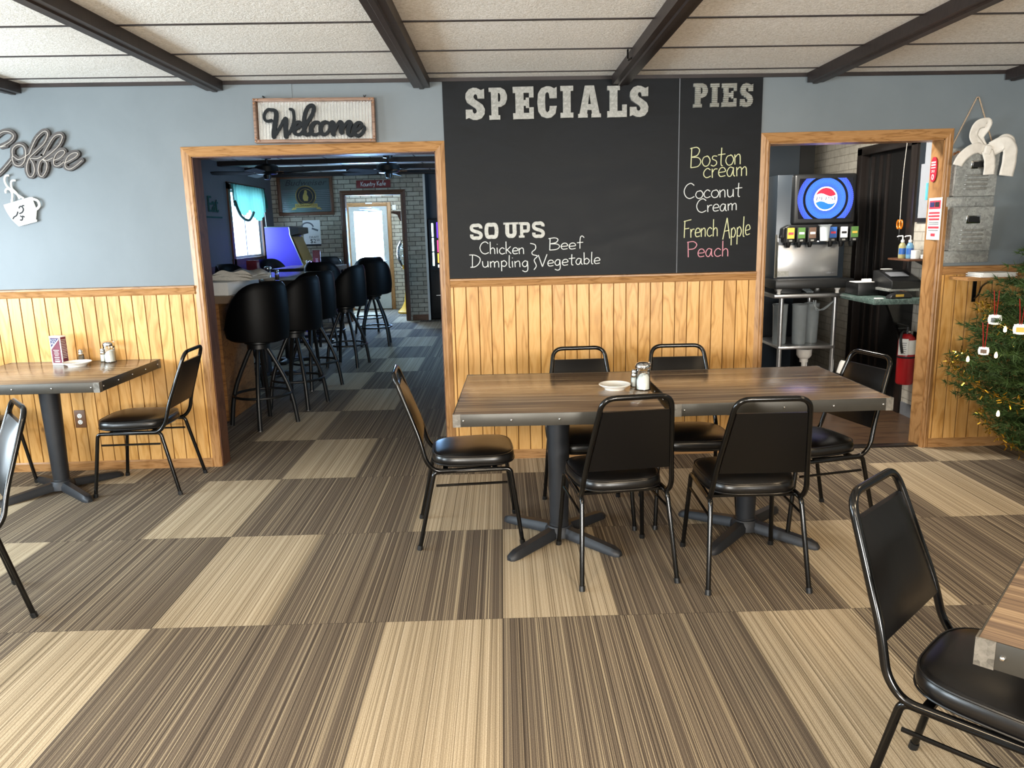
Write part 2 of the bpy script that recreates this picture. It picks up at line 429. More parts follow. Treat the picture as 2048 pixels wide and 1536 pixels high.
class MB:
    def __init__(s): s.bm = bmesh.new()
    def box(s, c, d, rz=0.0, bev=0.0, seg=2, rot=None):
        r = bmesh.ops.create_cube(s.bm, size=1.0)
        vs = r['verts']
        mt = Matrix.Translation(c) @ (rot.to_4x4() if rot else Matrix.Rotation(rz, 4, 'Z')) @ Matrix.Diagonal((d[0], d[1], d[2], 1))
        bmesh.ops.transform(s.bm, matrix=mt, verts=vs)
        if bev:
            es = {e for v in vs for e in v.link_edges}
            bmesh.ops.bevel(s.bm, geom=list(es), offset=bev, segments=seg, affect='EDGES', profile=0.5)
        return s
    def b2(s, x0, x1, y0, y1, z0, z1, bev=0.0, seg=2):
        return s.box(((x0 + x1) / 2, (y0 + y1) / 2, (z0 + z1) / 2), (abs(x1 - x0), abs(y1 - y0), abs(z1 - z0)), 0, bev, seg)
    def tube(s, pts, r, n=10, closed=False, flat=1.0, up=None):
        P = [Vector(p) for p in pts]
        Q = [P[0]]
        for p in P[1:]:
            if (p - Q[-1]).length > 1e-6: Q.append(p)
        if closed and (Q[0] - Q[-1]).length < 1e-6: Q.pop()
        P = Q; N = len(P)
        if N < 2: return s
        rr = r if isinstance(r, (list, tuple)) else [r] * N
        if len(rr) != N: rr = [rr[0] + (rr[-1] - rr[0]) * i / (N - 1) for i in range(N)]
        T = []
        for i in range(N):
            a = P[i - 1] if (i > 0 or closed) else P[i]; b = P[(i + 1) % N] if (i < N - 1 or closed) else P[i]
            d = b - a
            T.append(d.normalized() if d.length > 1e-9 else Vector((0, 0, 1)))
        u = Vector(up) if up else (Vector((0, 0, 1)) if abs(T[0].z) < 0.9 else Vector((1, 0, 0)))
        nrm = (u - T[0] * u.dot(T[0])).normalized()
        rings = []
        for i in range(N):
            if up:
                nn = Vector(up) - T[i] * Vector(up).dot(T[i]); nrm = nn.normalized() if nn.length > 1e-6 else nrm
            else:
                nn = nrm - T[i] * nrm.dot(T[i]); nrm = nn.normalized() if nn.length > 1e-6 else nrm
            bn = T[i].cross(nrm)
            rings.append([s.bm.verts.new(P[i] + (nrm * math.cos(2 * PI * k / n + PI / n) * flat + bn * math.sin(2 * PI * k / n + PI / n)) * rr[i]) for k in range(n)])
        for i in range(N if closed else N - 1):
            A, B = rings[i], rings[(i + 1) % N]
            for k in range(n):
                try: s.bm.faces.new((A[k], A[(k + 1) % n], B[(k + 1) % n], B[k]))
                except ValueError: pass
        if not closed:
            s.bm.faces.new(rings[0][::-1]); s.bm.faces.new(rings[-1])
        return s
    def lathe(s, prof, c=(0, 0, 0), n=24, ang=2 * PI, a0=0.0, sx=1.0, sy=1.0):
        full = abs(ang - 2 * PI) < 1e-6
        m = n if full else n + 1
        cx, cy, cz = c; rings = []
        for (r, z) in prof:
            if r < 1e-6: rings.append([s.bm.verts.new((cx, cy, cz + z))])
            else: rings.append([s.bm.verts.new((cx + sx * r * math.cos(a0 + ang * k / n), cy + sy * r * math.sin(a0 + ang * k / n), cz + z)) for k in range(m)])
        for A, B in zip(rings, rings[1:]):
            K = n
            for k in range(K):
                k2 = (k + 1) % m
                if len(A) == 1 and len(B) == 1: continue
                try:
                    if len(A) == 1: s.bm.faces.new((A[0], B[k2], B[k]))
                    elif len(B) == 1: s.bm.faces.new((A[k], A[k2], B[0]))
                    else: s.bm.faces.new((A[k], A[k2], B[k2], B[k]))
                except ValueError: pass
        return s
    def prism(s, poly, f0, f1):          # poly 2D; f0/f1 map (a,b) to the two end faces
        n = len(poly)
        A = [s.bm.verts.new(f0(*p)) for p in poly]; B = [s.bm.verts.new(f1(*p)) for p in poly]
        s.bm.faces.new(A); s.bm.faces.new(B[::-1])
        for i in range(n):
            s.bm.faces.new((A[i], B[i], B[(i + 1) % n], A[(i + 1) % n]))
        return s
    def xz(s, poly, y0, y1): return s.prism(poly, lambda a, b: (a, y0, b), lambda a, b: (a, y1, b))
    def xy(s, poly, z0, z1): return s.prism(poly, lambda a, b: (a, b, z0), lambda a, b: (a, b, z1))
    def yz(s, poly, x0, x1): return s.prism(poly, lambda a, b: (x0, a, b), lambda a, b: (x1, a, b))
    def sphere(s, c, r, u=12, v=8, sc=(1, 1, 1)):
        q = bmesh.ops.create_uvsphere(s.bm, u_segments=u, v_segments=v, radius=r)
        bmesh.ops.transform(s.bm, matrix=Matrix.Translation(c) @ Matrix.Diagonal((*sc, 1)), verts=q['verts']); return s
    def quad(s, a, b, c, d):
        s.bm.faces.new([s.bm.verts.new(p) for p in (a, b, c, d)]); return s
    def build(s, name, mat, parent=None, smooth=35, bev=0, loc=None, recalc=True):
        if recalc: bmesh.ops.recalc_face_normals(s.bm, faces=s.bm.faces)
        me = bpy.data.meshes.new(name); s.bm.to_mesh(me); s.bm.free()
        if mat: me.materials.append(M[mat] if isinstance(mat, str) else mat)
        if smooth:
            for p in me.polygons: p.use_smooth = True
            me.set_sharp_from_angle(angle=math.radians(smooth))
        o = bpy.data.objects.new(name, me); C.objects.link(o)
        if parent: o.parent = parent
        if loc: o.location = loc
        if bev:
            m = o.modifiers.new('bevel', 'BEVEL'); m.width = bev; m.segments = 2; m.limit_method = 'ANGLE'; m.angle_limit = math.radians(40)
        return o
def tag(o, label, category, group=None, kind=None):
    o['label'] = label; o['category'] = category
    if group: o['group'] = group
    if kind: o['kind'] = kind
    return o
def thing(name, label, category, loc=(0, 0, 0), rz=0.0, group=None):
    o = bpy.data.objects.new(name, None); C.objects.link(o)
    o.empty_display_size = 0.1
    o.location = loc; o.rotation_euler = (0, 0, rz)
    return tag(o, label, category, group)
def struct(o, label=None, category=None):
    o['kind'] = 'structure'
    if label: o['label'] = label
    if category: o['category'] = category
    return o
def dup(root, loc, rz, label, group=None):
    def cp(o, par):
        c = o.copy(); C.objects.link(c)
        if par: c.parent = par
        for ch in o.children: cp(ch, c)
        return c
    r = cp(root, None)
    r.location = loc; r.rotation_euler = (0, 0, rz); r['label'] = label
    if group: r['group'] = group
    return r
def ribbon(path, h):
    P = [Vector(p) for p in path]; L, R_ = [], []
    for i, p in enumerate(P):
        a = P[max(i - 1, 0)]; b = P[min(i + 1, len(P) - 1)]
        d = (b - a).normalized(); nn = Vector((-d.y, d.x))
        hh = h[i] if isinstance(h, list) else h
        L.append(p + nn * hh); R_.append(p - nn * hh)
    return L, R_
def add_ribbon(mb, path, h, y0, y1, rise=0.0012):
    L, R_ = ribbon(path, h)
    q = (lambda a, y: (a[0], y, a[1]))
    k = rise / max(1, len(L) - 1)      # the band climbs slightly so that crossings lie one over the other
    A = [mb.bm.verts.new(q(p, y0 - k * i)) for i, p in enumerate(L)]; B = [mb.bm.verts.new(q(p, y0 - k * i)) for i, p in enumerate(R_)]
    A1 = [mb.bm.verts.new(q(p, y1)) for p in L]; B1 = [mb.bm.verts.new(q(p, y1)) for p in R_]
    for i in range(len(L) - 1):
        for f in ((A[i], A[i+1], B[i+1], B[i]), (A1[i], B1[i], B1[i+1], A1[i+1]), (A[i], A1[i], A1[i+1], A[i+1]), (B[i], B[i+1], B1[i+1], B1[i])):
            mb.bm.faces.new(f)
    mb.bm.faces.new((A[0], B[0], B1[0], A1[0])); mb.bm.faces.new((A[-1], A1[-1], B1[-1], B[-1]))
def text_mesh(body, size, depth=0.0, shear=0.0, align='CENTER', width=None):
    cu = bpy.data.curves.new('txt', 'FONT'); cu.body = body; cu.size = size; cu.extrude = depth; cu.shear = shear
    cu.align_x = align; cu.align_y = 'CENTER'; cu.resolution_u = 3
    to = bpy.data.objects.new('txt', cu); C.objects.link(to)
    dg = bpy.context.evaluated_depsgraph_get(); dg.update()
    me = bpy.data.meshes.new_from_object(to.evaluated_get(dg))
    bpy.data.objects.remove(to); bpy.data.curves.remove(cu)
    if width:
        xs = [v.co.x for v in me.vertices]; k = width / (max(xs) - min(xs))
        for v in me.vertices: v.co.x *= k
    return me
def text(name, body, size, loc, mat, parent=None, rot=(PI / 2, 0, 0), **kw):
    me = text_mesh(body, size, **kw); me.name = name
    me.materials.clear(); me.materials.append(M[mat])
    o = bpy.data.objects.new(name, me); C.objects.link(o); o.location = loc; o.rotation_euler = rot
    if parent: o.parent = parent
    return o

# ---------------------------------------------------------------- the setting
D = 5.04                     # face of the wall with the two doorways
WT = 0.13
XL, XR, YF = -4.4, 4.9, -3.5
def zc(x): return 2.4435 - 0.00875 * x
def floor_():
    m = MB(); m.quad((XL, YF, 0), (XR, YF, 0), (XR, 16, 0), (XL, 16, 0))
    struct(m.build('floor', 'carpet', smooth=0), 'striped carpet planks, dark brown with staggered beige ones', 'floor')
floor_()
m = MB(); m.b2(1.30, 3.16, D + 0.02, 8.4, -0.02, 0.006)
struct(m.build('floor_kitchen', 'vinylfloor', smooth=0), 'brown wood-look vinyl floor beyond the right doorway', 'floor')
# ceiling: stippled panels, dark seams and stained beams
m = MB()
m.prism([(XL, zc(XL)), (XR, zc(XR)), (XR, zc(XR) + .06), (XL, zc(XL) + .06)], lambda a, b: (a, YF, b), lambda a, b: (a, D + .1, b))
ceil = struct(m.build('ceiling', 'stipple', smooth=0), 'stippled pale ceiling panels of the dining room', 'ceiling')
m = MB()
for y in [3.70 + .585 * k for k in range(-12, 3)]:
    m.prism([(XL, zc(XL) - .004), (XR, zc(XR) - .004), (XR, zc(XR) + .01), (XL, zc(XL) + .01)], lambda a, b: (a, y - .009 - .006 * a / 4, b), lambda a, b: (a, y + .009 - .006 * a / 4, b))
m.build('panel_seams', 'darkwood', ceil, smooth=0)
m = MB()
m.prism([(XL, zc(XL) - .022), (XR, zc(XR) - .022), (XR, zc(XR)), (XL, zc(XL))], lambda a, b: (a, D - .014, b), lambda a, b: (a, D, b))
m.build('edge_strip', 'darkwood', ceil, smooth=0)
names = ['beam over the coffee word sign', 'beam left of the welcome sign', 'beam beside the left edge of the chalkboard', 'beam ending above the letter L of the word specials', 'beam ending above the right doorway', 'beam above the galvanized wall pocket']
bx = [-2.965, -1.735, -0.467, 0.757, 1.967, 3.20]
for i, x in enumerate(bx):
    m = MB(); z = zc(x)
    m.prism([(x - .05, z - .058), (x - .018, z - .058), (x - .012, z - .066), (x + .012, z - .066), (x + .018, z - .058), (x + .05, z - .058), (x + .05, z + .02), (x - .05, z + .02)],
            lambda a, b: (a, YF, b), lambda a, b: (a, D - .015, b))
    o = m.build('trim_%d' % (20 + i), 'darkwood', smooth=20)
    struct(o, 'dark stained ceiling ' + names[i], 'ceiling beam')
m = MB()
m.tube(fillet([(0, 0, .05), (0, 0, 0), (0, -.03, -.01), (.03, -.03, .012)], .012), .005, 8)
o = m.build('ceiling_hook', 'frame', loc=(0.80, 4.30, zc(.8) - .075)); o.location = (0.69, 4.32, zc(.7) - .05)
tag(o, 'small dark hook screwed into the ceiling beam before the chalkboard', 'hook')
# wall between dining room and the two back rooms
L0, L1, R0, R1, ZH = -1.926, -0.400, 1.700, 2.812, 2.015
m = MB()
for (a, b, z0, z1) in ((XL, L0, 0, 2.52), (L0, L1, ZH, 2.52), (L1, R0, 0, 2.52), (R0, R1, ZH, 2.52), (R1, XR, 0, 2.52)):
    m.b2(a, b, D, D + WT, z0, z1)
struct(m.build('wall_back', 'paint', smooth=0), 'grey-blue painted wall with two doorways', 'wall')
m = MB(); m.b2(-1.283, -1.268, D - .004, D, 2.30, 2.45)
struct(m.build('trim_30', 'paint', smooth=0), 'painted seam strip above the welcome sign', 'trim')
def beadboard(name, x0, x1, label):
    m = MB(); n0 = math.floor(x0 / .08); y = D
    xs = []
    k = n0
    while k * .08 < x1 + .08:
        g = k * .08
        xs += [(g - .0035, D - .010), (g, D - .004), (g + .0035, D - .010)]
        k += 1
    xs = [(min(max(a, x0), x1), b) for a, b in xs if x0 - .004 <= a <= x1 + .004]
    poly = [(x0, D - .010)] + xs + [(x1, D - .010), (x1, D), (x0, D)]
    q = [poly[0]]
    for p in poly[1:]:
        if (Vector(p) - Vector(q[-1])).length > 1e-5: q.append(p)
    m.xy(q, 0.055, 1.17)
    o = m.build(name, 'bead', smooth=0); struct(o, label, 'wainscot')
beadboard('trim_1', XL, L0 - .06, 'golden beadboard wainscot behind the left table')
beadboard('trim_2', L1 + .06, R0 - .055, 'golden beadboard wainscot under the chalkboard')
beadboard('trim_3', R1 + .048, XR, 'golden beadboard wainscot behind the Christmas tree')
for i, (x0, x1, wh) in enumerate(((XL, L0 - .06, 'behind the left table'), (L1 + .06, R0 - .055, 'under the chalkboard'), (R1 + .048, XR, 'by the Christmas tree'))):
    m = MB()
    m.yz([(D, 1.163), (D - .018, 1.163), (D - .022, 1.172), (D - .017, 1.180), (D - .020, 1.196), (D - .026, 1.206), (D - .026, 1.216), (D, 1.220)], x0, x1)
    struct(m.build('trim_%d' % (4 + i), 'oak_x', smooth=30), 'oak chair rail ' + wh, 'chair rail')
    m = MB(); m.yz([(D, 0), (D - .018, 0), (D - .018, .052), (D - .012, .062), (D, .062)], x0, x1)
    struct(m.build(('baseboard_left', 'baseboard_middle', 'baseboard_right')[i], 'oak_x', smooth=30), 'wooden baseboard ' + wh, 'baseboard')
def casing(no, x0, x1, zt, wl, wr, wt_, label, jd, jm, mz='oak_z', mx='oak_x', y=None, front=.020):
    y = D if y is None else y
    prof = lambda w: [(0, 0), (0, front * .6), (w * .18, front), (w * .4, front * .85), (w * .52, front), (w * .85, front * .7), (w, front * .55), (w, 0)]
    t = thing('door_%d' % no, label, 'doorway'); t['kind'] = 'structure'
    m = MB()
    m.prism([(x0 - a, y - b) for a, b in prof(wl)], lambda a, b: (a, b, 0), lambda a, b: (a, b, zt + (x0 - a) / wl * wt_)); m.build('side_casing', mz, t, smooth=30)
    m = MB(); m.prism([(x1 + a, y - b) for a, b in prof(wr)], lambda a, b: (a, b, 0), lambda a, b: (a, b, zt + (a - x1) / wr * wt_)); m.build('side_casing', mz, t, smooth=30)
    m = MB()
    m.prism([(zt + a, y - b) for a, b in prof(wt_)], lambda a, b: (x0 - (a - zt) / wt_ * wl, b, a), lambda a, b: (x1 + (a - zt) / wt_ * wr, b, a)); m.build('head_casing', mx, t, smooth=30)
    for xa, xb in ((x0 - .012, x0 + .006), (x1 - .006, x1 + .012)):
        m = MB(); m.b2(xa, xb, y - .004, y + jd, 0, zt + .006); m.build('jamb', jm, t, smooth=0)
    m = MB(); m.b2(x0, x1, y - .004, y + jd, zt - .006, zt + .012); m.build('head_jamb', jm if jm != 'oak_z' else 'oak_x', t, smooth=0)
    return t
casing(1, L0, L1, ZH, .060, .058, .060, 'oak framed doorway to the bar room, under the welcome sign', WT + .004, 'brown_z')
casing(2, R0, R1, ZH, .055, .050, .062, 'oak framed doorway to the kitchen, right of the chalkboard', WT + .004, 'oak_z')
m = MB(); m.b2(R0, R1, D + .005, D + .07, 0, .012, .004)
struct(m.build('trim_31', 'doorframe', smooth=30), 'dark rubber threshold strip in the kitchen doorway', 'threshold')
# outer shell of the dining room, assumed windows on the left and behind the camera
def holed(name, axis, c, t, a0, a1, z1, holes, mat, label):
    m = MB(); xs = a0
    def seg(u0, u1, z0, zz):
        if u1 - u0 < 1e-4 or zz - z0 < 1e-4: return
        if axis == 'x': m.b2(c, c + t, u0, u1, z0, zz)
        else: m.b2(u0, u1, c, c + t, z0, zz)
    for (h0, h1, hz0, hz1) in holes:
        seg(xs, h0, 0, z1); seg(h0, h1, 0, hz0); seg(h0, h1, hz1, z1); xs = h1
    seg(xs, a1, 0, z1)
    struct(m.build(name, mat, smooth=0), label, 'wall')
def window(no, axis, c, u0, u1, z0, z1, label, fm='white', depth=.06, mull=True, pane='glass'):
    t = thing('window_%d' % no, label, 'window'); t['kind'] = 'structure'
    def bb(m, a0, a1, b0, b1, d0, d1):
        if axis == 'x': m.b2(c + d0, c + d1, a0, a1, b0, b1)
        else: m.b2(a0, a1, c + d0, c + d1, b0, b1)
    m = MB(); f = .045
    bb(m, u0, u1, z0, z0 + f, 0, depth); bb(m, u0, u1, z1 - f, z1, 0, depth); bb(m, u0, u0 + f, z0 + f, z1 - f, 0, depth); bb(m, u1 - f, u1, z0 + f, z1 - f, 0, depth)
    if mull: bb(m, (u0 + u1) / 2 - .02, (u0 + u1) / 2 + .02, z0 + f, z1 - f, 0, depth)
    m.build('window_frame', fm, t, smooth=0)
    m = MB(); bb(m, u0 + f, u1 - f, z0 + f, z1 - f, depth * .45, depth * .55); m.build('pane', pane, t, smooth=0)
    return t
holed('wall_left', 'x', XL - .12, .12, YF, D, 2.52, [(-.1, 1.7, .85, 2.05), (2.6, 4.1, .85, 2.05)], 'paint', 'grey-blue painted left wall of the dining room')
holed('wall_front', 'y', YF - .12, .12, XL, XR, 2.52, [(-2.7, -1.1, .9, 2.1), (1.1, 2.7, .9, 2.1)], 'paint', 'grey-blue painted wall behind the viewer')
m = MB(); m.b2(XR, XR + .12, YF, D, 0, 2.52); struct(m.build('wall_right', 'paint', smooth=0), 'grey-blue painted right wall of the dining room', 'wall')
window(1, 'x', XL - .10, -.1, 1.7, .85, 2.05, 'assumed dining room window in the left wall, near the viewer')
window(2, 'x', XL - .10, 2.6, 4.1, .85, 2.05, 'assumed dining room window in the left wall, beside the left table')
window(3, 'y', YF - .10, -2.7, -1.1, .9, 2.1, 'assumed dining room window behind the viewer, on the left')
window(4, 'y', YF - .10, 1.1, 2.7, .9, 2.1, 'assumed dining room window behind the viewer, on the right')

# ---------------------------------------------------------------- chalkboard and its letters
cb = thing('chalkboard', 'large black chalkboard listing soups and pies under metal letters', 'chalkboard', (0, D - .0006, 0))
m = MB(); m.xz([(-.342, 1.220), (1.126, 1.220), (1.126, 2.428), (-.342, 2.446)], -.008, 0); m.build('specials_panel', 'chalkboard', cb, smooth=0)
m = MB(); m.xz([(1.130, 1.220), (1.645, 1.220), (1.645, 2.424), (1.130, 2.429)], -.008, 0); m.build('pies_panel', 'chalkboard', cb, smooth=0)
m = MB(); m.b2(1.1255, 1.1305, -.0085, -.001, 1.22, 2.42); m.build('panel_seam', 'greyink', cb, smooth=0)
GL = {
 'B': (.66, [[(.06, 0), (.09, 1)], [(.0, .95), (.35, 1), (.52, .85), (.4, .6), (.1, .52), (.45, .48), (.6, .28), (.45, .05), (.05, 0)]]),
 'o': (.48, [[(.3, .5), (.1, .45), (.02, .22), (.15, .02), (.35, .05), (.45, .28), (.35, .48), (.25, .52)]]),
 's': (.40, [[(.35, .48), (.15, .5), (.1, .36), (.3, .25), (.33, .1), (.18, 0), (.02, .06)]]),
 't': (.42, [[(.2, .9), (.18, .1), (.28, 0)], [(0, .55), (.4, .58)]]),
 'n': (.45, [[(.03, .5), (.05, 0)], [(.05, .35), (.2, .5), (.32, .42), (.34, 0)]]),
 'C': (.68, [[(.6, .85), (.4, 1), (.15, .85), (.02, .5), (.12, .15), (.35, 0), (.62, .12)]]),
 'c': (.44, [[(.38, .42), (.22, .52), (.05, .35), (.05, .12), (.2, 0), (.4, .08)]]),
 'r': (.34, [[(.03, .5), (.05, 0)], [(.05, .3), (.15, .47), (.3, .48)]]),
 'e': (.44, [[(.05, .25), (.38, .3), (.3, .5), (.12, .48), (.03, .25), (.12, .03), (.38, .06)]]),
 'a': (.50, [[(.36, .45), (.18, .52), (.03, .28), (.1, .03), (.25, .05), (.36, .4)], [(.36, .5), (.37, .1), (.45, 0)]]),
 'm': (.67, [[(.03, .5), (.05, 0)], [(.05, .35), (.18, .5), (.28, .4), (.29, 0)], [(.29, .35), (.43, .5), (.53, .4), (.55, 0)]]),
 'u': (.48, [[(.03, .5), (.06, .1), (.2, 0), (.34, .15), (.36, .5)], [(.36, .5), (.38, 0)]]),
 'F': (.50, [[(.08, 1), (.05, 0)], [(0, .95), (.28, 1), (.55, 1.04)], [(.05, .52), (.2, .53), (.4, .55)]]),
 'h': (.46, [[(.05, 1), (.05, 0)], [(.05, .35), (.2, .5), (.33, .4), (.35, 0)]]),
 'A': (.62, [[(0, 0), (.3, 1.05)], [(.3, 1.05), (.55, 0)], [(.08, .4), (.5, .42)]]),
 'p': (.46, [[(.05, .5), (.05, -.35)], [(.05, .4), (.22, .52), (.37, .3), (.25, .05), (.06, .1)]]),
 'l': (.20, [[(.08, 1), (.06, .1), (.16, 0)]]),
 'P': (.60, [[(.05, 1), (.08, 0)], [(0, .95), (.35, 1), (.55, .8), (.4, .55), (.1, .5)]]),
 'D': (.72, [[(.15, 1), (.12, 0)], [(-.05, 1.02), (.3, 1), (.6, .75), (.55, .35), (.3, .05), (0, 0)]]),
 'i': (.18, [[(.05, .5), (.07, 0)], [(.06, .75), (.07, .79)]]),
 'k': (.46, [[(.05, 1), (.05, 0)], [(.36, .6), (.08, .28)], [(.12, .32), (.38, 0)]]),
 'g': (.48, [[(.36, .45), (.2, .52), (.04, .3), (.12, .05), (.3, .1), (.36, .45)], [(.36, .5), (.37, -.2), (.22, -.38), (.03, -.28)]]),
 'f': (.42, [[(.42, .9), (.3, 1.05), (.2, .85), (.18, 0)], [(.02, .5), (.36, .52)]]),
 'V': (.56, [[(0, 1), (.25, 0)], [(.25, 0), (.55, 1.02)]]),
 'b': (.46, [[(.05, 1), (.06, 0)], [(.06, .35), (.22, .5), (.38, .28), (.25, .02), (.06, .08)]]),
 'K': (.60, [[(.05, 1), (.05, 0)], [(.5, 1), (.08, .45)], [(.12, .5), (.52, 0)]]),
 'y': (.45, [[(.03, .5), (.2, .05)], [(.38, .5), (.2, .0), (.05, -.35)]]),
 ' ': (.35, []),
}
def strokes_word(word, x0, x1, z0, z1, cap):
    adv = sum(GL[c][0] for c in word); k = (x1 - x0) / adv; out = []; u = 0
    rnd = random.Random(word)
    for c in word:
        wd, st = GL[c]; j = rnd.uniform(-.02, .02)
        for s in st:
            P = []
            for (a, b) in s:
                gx = (u + a) * k
                P.append((x0 + gx, z0 + (z1 - z0) * gx / (x1 - x0) + (b + j) * cap))
            out.append(P)
        u += wd
    return out
def write(mb, sts, y, r, n=5):
    for P in sts:
        Q = cat([(a, y, b) for a, b in P], 5) if len(P) > 2 else [Vector((a, y, b)) for a, b in P]
        mb.tube(Q, r, n, flat=1.0)
WORDS = [('Chicken', -.142, .150, 1.374, 1.365, .077, 'chalkw'), ('Dumpling', -.205, .176, 1.289, 1.282, .077, 'chalkw'), ('Beef', .301, .53, 1.386, 1.39, .076, 'chalkw'),
 ('Vegetable', .234, .636, 1.281, 1.293, .076, 'chalkw'), ('Boston', 1.2, 1.531, 1.878, 1.89, .122, 'chalky'), ('cream', 1.285, 1.575, 1.81, 1.82, .11, 'chalky'),
 ('Coconut', 1.165, 1.538, 1.686, 1.692, .094, 'chalkw'), ('Cream', 1.247, 1.515, 1.598, 1.608, .085, 'chalkw'), ('French', 1.169, 1.395, 1.442, 1.449, .108, 'chalky'),
 ('Apple', 1.422, 1.600, 1.428, 1.449, .126, 'chalky'), ('Peach', 1.193, 1.470, 1.319, 1.319, .099, 'chalkp')]
for wd in WORDS:
    m = MB(); write(m, strokes_word(*wd[:6]), -.009, .0031)
    m.build('chalk_writing', wd[6], cb)
m = MB(); write(m, [[(.183, 1.432), (.214, 1.422), (.216, 1.396), (.194, 1.376), (.199, 1.360), (.228, 1.350), (.207, 1.325), (.220, 1.288), (.204, 1.263)]], -.009, .0031); m.build('chalk_bracket', 'chalkw', cb)
def letter(name, ch, x0, x1, z0, z1, y, dep, mat, label, group, thick=.34, cat_='letter'):
    w, h = x1 - x0, z1 - z0; t = thick * w; hh = t / 2
    m = MB()
    cnt = [0]
    def bx(a0, a1, c0, c1): cnt[0] += 1; m.b2(a0, a1, -dep - .0004 * cnt[0], -.0002 * cnt[0], c0, c1)
    def rb(P, n=5): cnt[0] += 1; add_ribbon(m, [(p.x, p.z) for p in cat([(a, 0, b) for a, b in P], n)], hh, -dep - .0004 * cnt[0], -.0002 * cnt[0])
    s = .12 * w
    sl = lambda P: m.xz([(a * w, b * h) for a, b in P], -dep, 0)
    if ch == 'S' and thick > .3:
        sl([(.95, .66), (.95, .96), (.80, .92), (.60, .99), (.42, 1.0), (.22, .95), (.07, .82), (.05, .68), (.13, .54), (.35, .44), (.52, .36), (.58, .29), (.55, .22), (.46, .20), (.40, .24), (.38, .33), (.05, .33), (.05, .03), (.20, .07), (.38, .01), (.58, .0), (.80, .05), (.94, .17), (.97, .32), (.88, .46), (.66, .57), (.50, .64), (.44, .71), (.47, .78), (.55, .80), (.61, .76), (.63, .66)])
    elif ch == 'C':
        sl([(.97, .62), (.97, .97), (.84, .93), (.66, .99), (.48, 1.0), (.22, .94), (.06, .78), (.02, .5), (.06, .22), (.22, .06), (.48, 0), (.70, .02), (.90, .14), (.97, .38), (.62, .38), (.60, .24), (.50, .18), (.42, .24), (.40, .5), (.42, .76), (.50, .82), (.58, .78), (.62, .62)])
    elif ch == 'P' and thick > .3:
        sl([(.5, 1), (.65, 1), (.88, .92), (.99, .76), (.99, .64), (.88, .48), (.65, .40), (.5, .40), (.5, .56), (.58, .57), (.62, .63), (.62, .77), (.58, .83), (.5, .84)])
        bx(.12 * w, .5 * w, 0, h); bx(0, .6 * w, 0, h * .14); bx(0, .3 * w, h * .87, h)
    elif ch == 'S':
        rb([(w - hh, h * .70), (w - hh, h * .80), (w * .72, h - hh * .95), (w * .5, h - hh), (w * .26, h - hh * 1.05), (hh, h * .80), (hh * 1.05, h * .66), (w * .3, h * .555), (w * .7, h * .45), (w - hh, h * .34), (w - hh, h * .2), (w * .74, hh), (w * .5, hh), (w * .28, hh), (hh, h * .2), (hh, h * .33)])
    elif ch == 'O':
        rb([(w / 2 + .001, h - hh), (w * .22, h * .86), (hh, h * .5), (w * .22, h * .14), (w / 2, hh), (w * .78, h * .14), (w - hh, h * .5), (w * .78, h * .86), (w / 2 - .001, h - hh)])
    elif ch == 'P':
        bx(s, s + t, 0, h); bx(0, s + t + s, 0, h * .14); bx(0, s + t, h * .86, h)
        rb([(s + t * .6, h - hh), (w * .6, h - hh), (w * .82, h - hh * 1.3), (w - hh, h * .70), (w * .82, h * .42 + hh * .3), (w * .6, h * .42), (s + t * .6, h * .42)])
    elif ch == 'I':
        q = .2 * w; bx(q, w - q, 0, h); bx(0, w, 0, h * .16); bx(0, w, h * .84, h)
    elif ch == 'E':
        bx(s, s + t, 0, h); bx(0, w, 0, h * .19); bx(0, w, h * .81, h); bx(s, w * .78, h * .41, h * .59)
        bx(w - t * .55, w, 0, h * .36); bx(w - t * .55, w, h * .66, h); bx(w * .78 - t * .4, w * .78, h * .34, h * .66)
    elif ch == 'A':
        m.xz([(w * .30, h), (w * .70, h), (w * .97, h * .0), (w * .63, 0), (w * .5, h * .76), (w * .37, 0), (w * .03, 0)], -dep, 0)
        bx(w * .3, w * .7, h * .24, h * .42); bx(0, w * .42, 0, h * .12); bx(w * .58, w, 0, h * .12)
    elif ch == 'L':
        bx(s, s + t, 0, h); bx(0, s + t + s, h * .86, h); bx(0, w, 0, h * .2); bx(w - t * .6, w, 0, h * .40)
    elif ch == 'U':
        rb([(s + hh, h), (s + hh, h * .55), (s + hh, h * .3), (w * .36, hh * 1.1), (w * .5, hh), (w * .64, hh * 1.1), (w - s - hh, h * .3), (w - s - hh, h * .55), (w - s - hh, h)])
        bx(0, t + 2 * s, h * .87, h); bx(w - t - 2 * s, w, h * .87, h)
    o = m.build(name, mat, smooth=30); o.location = (x0, y, z0)
    tag(o, label, cat_, group); return o
yb = D - .0085
pl = ['first letter', 'second letter', 'third letter', 'fourth letter', 'fifth letter', 'sixth letter', 'seventh letter', 'last letter']
SP = [('S', -.207, -.077, 2.191, 2.381), ('P', -.056, .058, 2.19, 2.378), ('E', .092, .22, 2.19, 2.38), ('C', .24, .367, 2.192, 2.38), ('I', .385, .465, 2.192, 2.379), ('A', .494, .636, 2.19, 2.378), ('L', .675, .796, 2.188, 2.373), ('S', .808, .934, 2.186, 2.371)]
for i, (c, a, b, z0, z1) in enumerate(SP):
    letter('metal_letter', c, a, b, z0, z1, yb, .026, 'galv', 'large galvanized metal %s, %s of the word SPECIALS' % (c, pl[i]), 'large galvanized letters on the chalkboard', .40)
PI_ = [('P', 1.21, 1.3, 2.236, 2.377), ('I', 1.315, 1.37, 2.237, 2.375), ('E', 1.385, 1.478, 2.236, 2.374), ('S', 1.496, 1.584, 2.232, 2.373)]
